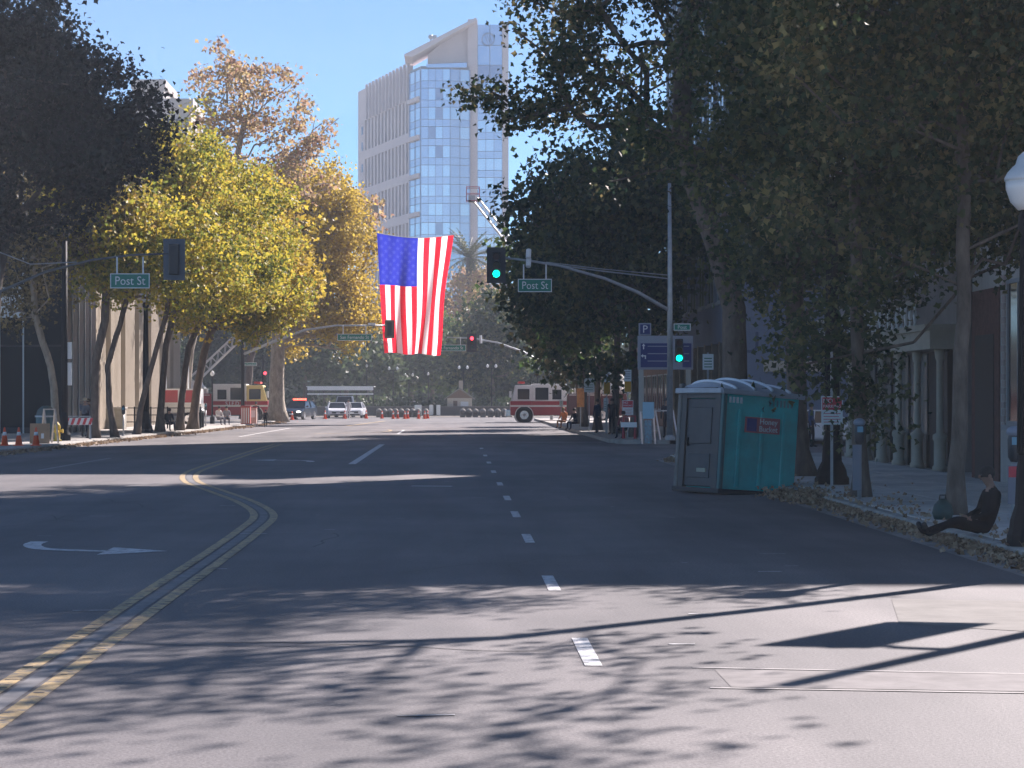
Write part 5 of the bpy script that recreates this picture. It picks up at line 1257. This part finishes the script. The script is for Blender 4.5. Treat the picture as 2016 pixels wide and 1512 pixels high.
MB().box(0, 50, 0, .5, 0, .85).build("wall", mat("park_wall", (.09, .085, .085), .9, var=.2), lw_); MB().box(-.05, 50.05, -.06, .56, .854, .95).build("coping", mat("park_coping", (.16, .15, .14), .9), lw_)
for i, (px, D) in enumerate(((823, 219), (852, 219), (860, 219))):
    w_ = W(px, 780, D)
    t = thing("crowd_barrier", "white crowd barrier panel left of the hut, %s one" % ("first", "middle", "last")[i], "barrier", (w_.x, D, .05))
    MB().box(-.35, .35, -.02, .02, .1, 1.1).build("panel", mat("pale_panel", (.62, .66, .66)), t)
    for x in (-.3, .3): MB().box(x - .03, x + .03, -.25, .25, 0, .06).build("foot", steel, t)
# wood behind the park: reads as one dark mass
rs = np.random.RandomState(77); n = 36000
C = np.stack([rs.uniform(-70, 75, n), rs.uniform(335, 352, n), np.zeros(n)], 1)
hmax = 13 + 3.5 * np.sin(C[:, 0] * .21) + 2.5 * np.sin(C[:, 0] * .57 + 1)
hmax = np.where((C[:, 0] > -12) & (C[:, 0] < 9), np.minimum(hmax, 11.5), hmax)
C[:, 2] = hmax * rs.uniform(0, 1, n) ** 1.5
wd = link("far_wood", leaf_mesh("far_wood", C, .95, rs, LM_far)); tag(wd, "dark far wood closing the view behind the park", "wood", kind="stuff")
n = 6000; C = np.stack([rs.uniform(-26, 26, n), rs.uniform(228, 231, n), rs.uniform(0, 1, n) ** 1.3 * (1.6 + .5 * np.sin(rs.uniform(0, 9, n)))], 1)
hd = link("hedge", leaf_mesh("hedge", C, .4, rs, LM_far)); tag(hd, "low dark shrubs behind the park wall", "shrubs", kind="stuff")

# ---------------------------------------------------------------- people
def skin_tone(c): return mat("skin_%d_%d" % (int(c[0] * 100), int(c[1] * 100)), c, .6)
def person(label, loc, rz, pose="stand", shirt=(.1, .1, .12), pants=(.05, .06, .09), skin=(.42, .26, .19), hair=(.03, .02, .018), h=1.72, shoes=(.02, .02, .02), hat=None, near=False, arm=None, group=None, held=None):
    """one continuous body grown along a posed skeleton; faces -Y at rz=0"""
    t = thing("person", label, "person", loc, rz, group)
    s = h / 1.72
    J = {}
    if pose in ("stand", "walk"):
        st = .2 if pose == "walk" else .04
        J.update(pel=(0, 0, .95), spi=(0, .01, 1.15), che=(0, 0, 1.36), nck=(0, 0, 1.49), hd1=(0, -.015, 1.58), hd2=(0, -.01, 1.66))
        for sd, sg in (("L", 1), ("R", -1)):
            J["sho" + sd] = (sg * .18, 0, 1.42); J["elb" + sd] = (sg * .24, .05 * sg * (2 if pose == "walk" else .5), 1.13); J["wri" + sd] = (sg * .25, -.07 + .1 * sg * (1 if pose == "walk" else 0), .89); J["han" + sd] = (sg * .25, -.1 + .1 * sg * (1 if pose == "walk" else 0), .80)
            J["hip" + sd] = (sg * .10, 0, .91); J["kne" + sd] = (sg * .11, -st * sg * .5 - .03, .50); J["ank" + sd] = (sg * .11, -st * sg, .085 + (.03 if (sg < 0 and pose == "walk") else 0)); J["toe" + sd] = (sg * .12, -st * sg - .17, .045)
        if arm == "up": J["elbR"] = (-.27, -.2, 1.2); J["wriR"] = (-.2, -.33, 1.4); J["hanR"] = (-.17, -.36, 1.48)
        if arm == "out": J["elbL"] = (.3, 0, 1.16); J["wriL"] = (.42, -.05, .98); J["hanL"] = (.47, -.07, .9)
    elif pose == "sit":                                 # on the ground, legs stretched out ahead, leaning back
        J.update(pel=(0, 0, .11), spi=(0, .06, .31), che=(0, .09, .52), nck=(0, .06, .66), hd1=(0, .005, .745), hd2=(0, .005, .825))
        for sd, sg in (("L", 1), ("R", -1)):
            J["sho" + sd] = (sg * .18, .08, .57); J["elb" + sd] = (sg * .25, .0, .32); J["wri" + sd] = (sg * .14, -.2, .25); J["han" + sd] = (sg * .09, -.27, .24)
            J["hip" + sd] = (sg * .09, -.04, .1); J["kne" + sd] = (sg * .10, -.44, .16 + (.06 if sg > 0 else 0)); J["ank" + sd] = (sg * .09, -.83, .045 if sg < 0 else .03); J["toe" + sd] = (sg * .11, -.9, .19)
    elif pose == "chair":                               # on a low seat or kerb, knees up
        J.update(pel=(0, 0, .42), spi=(0, .02, .62), che=(0, -.03, .83), nck=(0, -.07, .97), hd1=(0, -.11, 1.05), hd2=(0, -.11, 1.13))
        for sd, sg in (("L", 1), ("R", -1)):
            J["sho" + sd] = (sg * .18, -.03, .89); J["elb" + sd] = (sg * .24, -.12, .62); J["wri" + sd] = (sg * .14, -.34, .56); J["han" + sd] = (sg * .09, -.4, .54)
            J["hip" + sd] = (sg * .10, -.04, .4); J["kne" + sd] = (sg * .13, -.46, .45); J["ank" + sd] = (sg * .13, -.48, .08); J["toe" + sd] = (sg * .14, -.64, .045)
    rad = dict(pel=.135, spi=.125, che=.145, nck=.058, hd1=.082, hd2=.088, sho=.072, elb=.047, wri=.033, han=.036, hip=.095, kne=.06, ank=.043, toe=.04)
    names = list(J); idx = {k: i for i, k in enumerate(names)}
    E = [("pel", "spi"), ("spi", "che"), ("che", "nck"), ("nck", "hd1"), ("hd1", "hd2")]
    for sd in "LR": E += [("che", "sho" + sd), ("sho" + sd, "elb" + sd), ("elb" + sd, "wri" + sd), ("wri" + sd, "han" + sd), ("pel", "hip" + sd), ("hip" + sd, "kne" + sd), ("kne" + sd, "ank" + sd), ("ank" + sd, "toe" + sd)]
    P = [Vector(J[k]) * s for k in names]; RR = [rad[k[:3]] * s for k in names]
    Ei = [(idx[a], idx[b]) for a, b in E]
    if near:                                            # five unequal, bent fingers on each hand; nose and ears
        for sd, sg in (("L", 1), ("R", -1)):
            hv, wv = Vector(J["han" + sd]), Vector(J["wri" + sd]); d = (hv - wv).normalized(); side = d.cross(Vector((0, 0, 1))).normalized(); dn = Vector((0, 0, -1))
            for q, ln in ((-.034, .06), (-.012, .072), (.012, .07), (.034, .055)):
                a = hv + side * q + d * .015; b = a + d * ln * .6 + dn * .012; c = b + d * ln * .3 + dn * .04
                i0 = len(P); P += [a * s, b * s, c * s]; RR += [.0095 * s, .0085 * s, .0075 * s]; Ei += [(idx["han" + sd], i0), (i0, i0 + 1), (i0 + 1, i0 + 2)]
            a = wv.lerp(hv, .5) + side * (-.05 * sg); b = a + d * .045 + side * (-.012 * sg) + dn * .02
            i0 = len(P); P += [a * s, b * s]; RR += [.011 * s, .009 * s]; Ei += [(idx["han" + sd], i0), (i0, i0 + 1)]
    me = bpy.data.meshes.new("skeleton"); me.from_pydata(P, Ei, [])
    o = bpy.data.objects.new("skeleton", me); COL.objects.link(o)
    sk = o.modifiers.new("skin", 'SKIN'); sk.use_smooth_shade = True; sk.branch_smoothing = .4
    for i, v_ in enumerate(o.data.skin_vertices[0].data):
        r = RR[i]; v_.radius = (r, r)
        nm = names[i][:3] if i < len(names) else ""
        if nm in ("che", "spi", "pel"): v_.radius = (r * 1.18, r * .8)
        v_.use_root = (i == idx["pel"])
    sb = o.modifiers.new("sub", 'SUBSURF'); sb.levels = sb.render_levels = 2 if near else 1
    bpy.context.view_layer.update()
    body = bpy.data.meshes.new_from_object(o.evaluated_get(bpy.context.evaluated_depsgraph_get()))
    bpy.data.objects.remove(o); bpy.data.meshes.remove(me)
    body.name = "body"
    key = "%d_%d_%d" % tuple(int(c * 999) for c in shirt); key2 = "%d_%d_%d" % tuple(int(c * 999) for c in pants)
    body.materials.clear()
    for m_ in (mat("shirt_" + key, shirt, .95, var=.2, scale=6, spec=.1), mat("trousers_" + key2, pants, .95, var=.2, scale=6, spec=.1), skin_tone(skin), mat("shoe_%d" % int(shoes[0] * 100), shoes, .6)): body.materials.append(m_)
    zone = {"pel": 1, "spi": 0, "che": 0, "nck": 2, "hd1": 2, "hd2": 2, "sho": 0, "elb": 0, "wri": 0, "han": 2, "hip": 1, "kne": 1, "ank": 1, "toe": 3}
    segs = [(P[idx[a]], P[idx[b]], zone[a[:3]], zone[b[:3]]) for a, b in E]
    mi = []
    for p in body.polygons:
        c = p.center; best = (1e9, 0)
        for a, b, za, zb_ in segs:
            ab = b - a; tt = max(0, min(1, (c - a).dot(ab) / max(ab.length_squared, 1e-9))); d = (c - a - ab * tt).length
            if d < best[0]: best = (d, za if tt < .55 else zb_)
        mi.append(best[1])
    body.polygons.foreach_set("material_index", mi); body.polygons.foreach_set("use_smooth", [True] * len(mi))
    bo = link("body", body, t)
    hd = Vector(J["hd1"]).lerp(Vector(J["hd2"]), .5) * s
    hm = MB()
    hc = hd + Vector((0, .012, .035)) * s
    if hat is None:
        vsn = MB().sphere((0, 0, 0), 1, 14, 9)
        hm.sphere(hc, (.094 * s, .104 * s, .098 * s), 14, 9)
        hm.build("hair", mat("hair_%d" % int(hair[0] * 100), hair, .8, var=.3, scale=30), t, smooth=True)
    else:
        hm.lathe([(.19 * s, 0), (.2 * s, .012), (.11 * s, .02), (.1 * s, .1), (.05 * s, .13), (.01, .135)], 14, (hc.x, hc.y, hc.z)); hm.build("hat", mat("hat_%d" % int(hat[0] * 100), hat, .8), t, smooth=True)
    if near:
        fc = MB(); fc.sphere(hd + Vector((0, -.095, -.01)) * s, (.013 * s, .02 * s, .022 * s), 8, 6)
        for sg in (-1, 1): fc.sphere(hd + Vector((sg * .09, .01, -.01)) * s, (.012 * s, .026 * s, .034 * s), 8, 6)
        fc.build("nose_and_ears", skin_tone(skin), t, smooth=True)
        ey = MB()
        for sg in (-1, 1): ey.sphere(hd + Vector((sg * .033, -.082, .012)) * s, (.012 * s, .008 * s, .007 * s), 8, 5)
        ey.build("eyes", mat("eye_dark", (.03, .02, .02), .3), t)
        MB().sphere(hd + Vector((0, -.08, -.052)) * s, (.026 * s, .01 * s, .008 * s), 8, 5).build("mouth", mat("lip", (.30, .13, .11), .6), t)
    return t

sitx = W(1946, 780, 29.6)
person("person in black sitting on the kerb with legs stretched into the gutter", (sitx.x - .03, 29.6, .153), R(-82), "sit", shirt=(.015, .016, .02), pants=(.012, .013, .017), skin=(.30, .17, .12), hair=(.03, .025, .022), shoes=(.014, .014, .016), near=True, h=1.74)
person("person in a blue shirt standing before the white car in the side street", (W(1597, 780, 87).x, 87, .004), R(60), "stand", shirt=(.05, .08, .16), pants=(.02, .02, .025), skin=(.3, .18, .13))
person("man in a dark shirt and pale trousers walking away on the left pavement", (W(504, 780, 144).x, 144, .004), R(172), "walk", shirt=(.02, .025, .04), pants=(.32, .33, .36), arm="out", h=1.62)
person("small child in black holding the walking man's side", (W(523, 780, 144.3).x, 144.3, .004), R(180), "walk", shirt=(.015, .015, .02), pants=(.015, .015, .018), h=1.12)
person("police officer in dark uniform between the police car and the sedans", (W(616, 780, 197).x, 197, .004), R(20), "stand", shirt=(.012, .015, .03), pants=(.012, .013, .02), h=1.8)
person("person in white standing in front of the right white sedan", (W(686, 780, 199.5).x, 199.5, .004), R(-20), "stand", shirt=(.75, .74, .72), pants=(.68, .66, .64), h=1.7)
person("person in a pale straw hat and grey shirt by the left barricade", (W(167, 780, 101).x, 101, .15), R(30), "stand", shirt=(.16, .18, .22), pants=(.04, .04, .05), hat=(.62, .52, .36), arm="up")
person("person in dark red standing close right of the straw hat", (W(174, 780, 102).x, 102, .15), R(-40), "stand", shirt=(.10, .03, .04), pants=(.03, .03, .04))
person("person in white sitting at the kerb left of the red street box", (W(430, 780, 143).x, 143, .15), R(40), "chair", shirt=(.60, .57, .55), pants=(.10, .10, .13))
person("person in grey sitting near the red street box", (W(446, 780, 144).x, 144, .15), R(10), "chair", shirt=(.22, .22, .25), pants=(.04, .04, .06))
person("person in dark clothes sitting at the foot of the dark double trunk", (W(332, 780, 118).x, 118, .15), R(30), "chair", shirt=(.05, .05, .06), pants=(.04, .04, .06))
person("person tinted as if sunlit orange, sitting on the right kerb by the fire engine", (W(1111, 780, 128).x, 128, .15), R(-40), "chair", shirt=(.75, .26, .10), pants=(.4, .2, .12), hair=(.3, .2, .1))  # orange light put into the colours of clothes and hair
person("person in black sitting on the kerb next to the orange-tinted one", (W(1133, 780, 122).x, 122, .15), R(-50), "chair", shirt=(.02, .022, .03), pants=(.02, .022, .04))
person("person in dark blue standing among the right trunks", (W(1176, 780, 112).x, 112, .15), R(-60), "stand", shirt=(.02, .03, .06), pants=(.015, .02, .035), h=1.7)
person("person in black standing under the pale narrow sign", (W(1205, 780, 108).x, 108, .15), R(-30), "stand", shirt=(.015, .015, .02), pants=(.015, .015, .02), h=1.75)
person("person bent low by the red barricade frame", (W(1228, 780, 98).x, 97.6, .15), R(-30), "chair", shirt=(.28, .10, .10), pants=(.03, .03, .05))
person("person in a dark cap standing behind the folded grey barricade", (W(1313, 780, 99).x, 99, .15), R(-20), "stand", shirt=(.05, .055, .07), pants=(.02, .02, .03), hat=(.05, .05, .06))
for i, (px, lab) in enumerate(((900, "dark figure before the hut's door"), (914, "dark figure before the hut's window"), (818, "figure with a white top near the crowd barriers"))):
    person(lab, (W(px, 780, 238).x, 238, .05), 0, "stand", shirt=(.03, .03, .04) if i < 2 else (.5, .48, .46), pants=(.03, .03, .04))

# ---------------------------------------------------------------- haze: even pale air round the whole place
hz = MB().box(-190, 200, -60, 520, -1.2, 82).build("haze", None)
hz.data.materials.clear()
hm_ = bpy.data.materials.new("haze"); hm_.use_nodes = True; N = hm_.node_tree.nodes; N.clear()
pv = N.new("ShaderNodeVolumePrincipled"); pv.inputs["Color"].default_value = (.86, .92, 1.0, 1); pv.inputs["Density"].default_value = .00062; pv.inputs["Anisotropy"].default_value = .0
oo = N.new("ShaderNodeOutputMaterial"); hm_.node_tree.links.new(pv.outputs[0], oo.inputs["Volume"])
hz.data.materials.append(hm_); hz["kind"] = "stuff"; hz["label"] = "thin pale haze filling the street air"
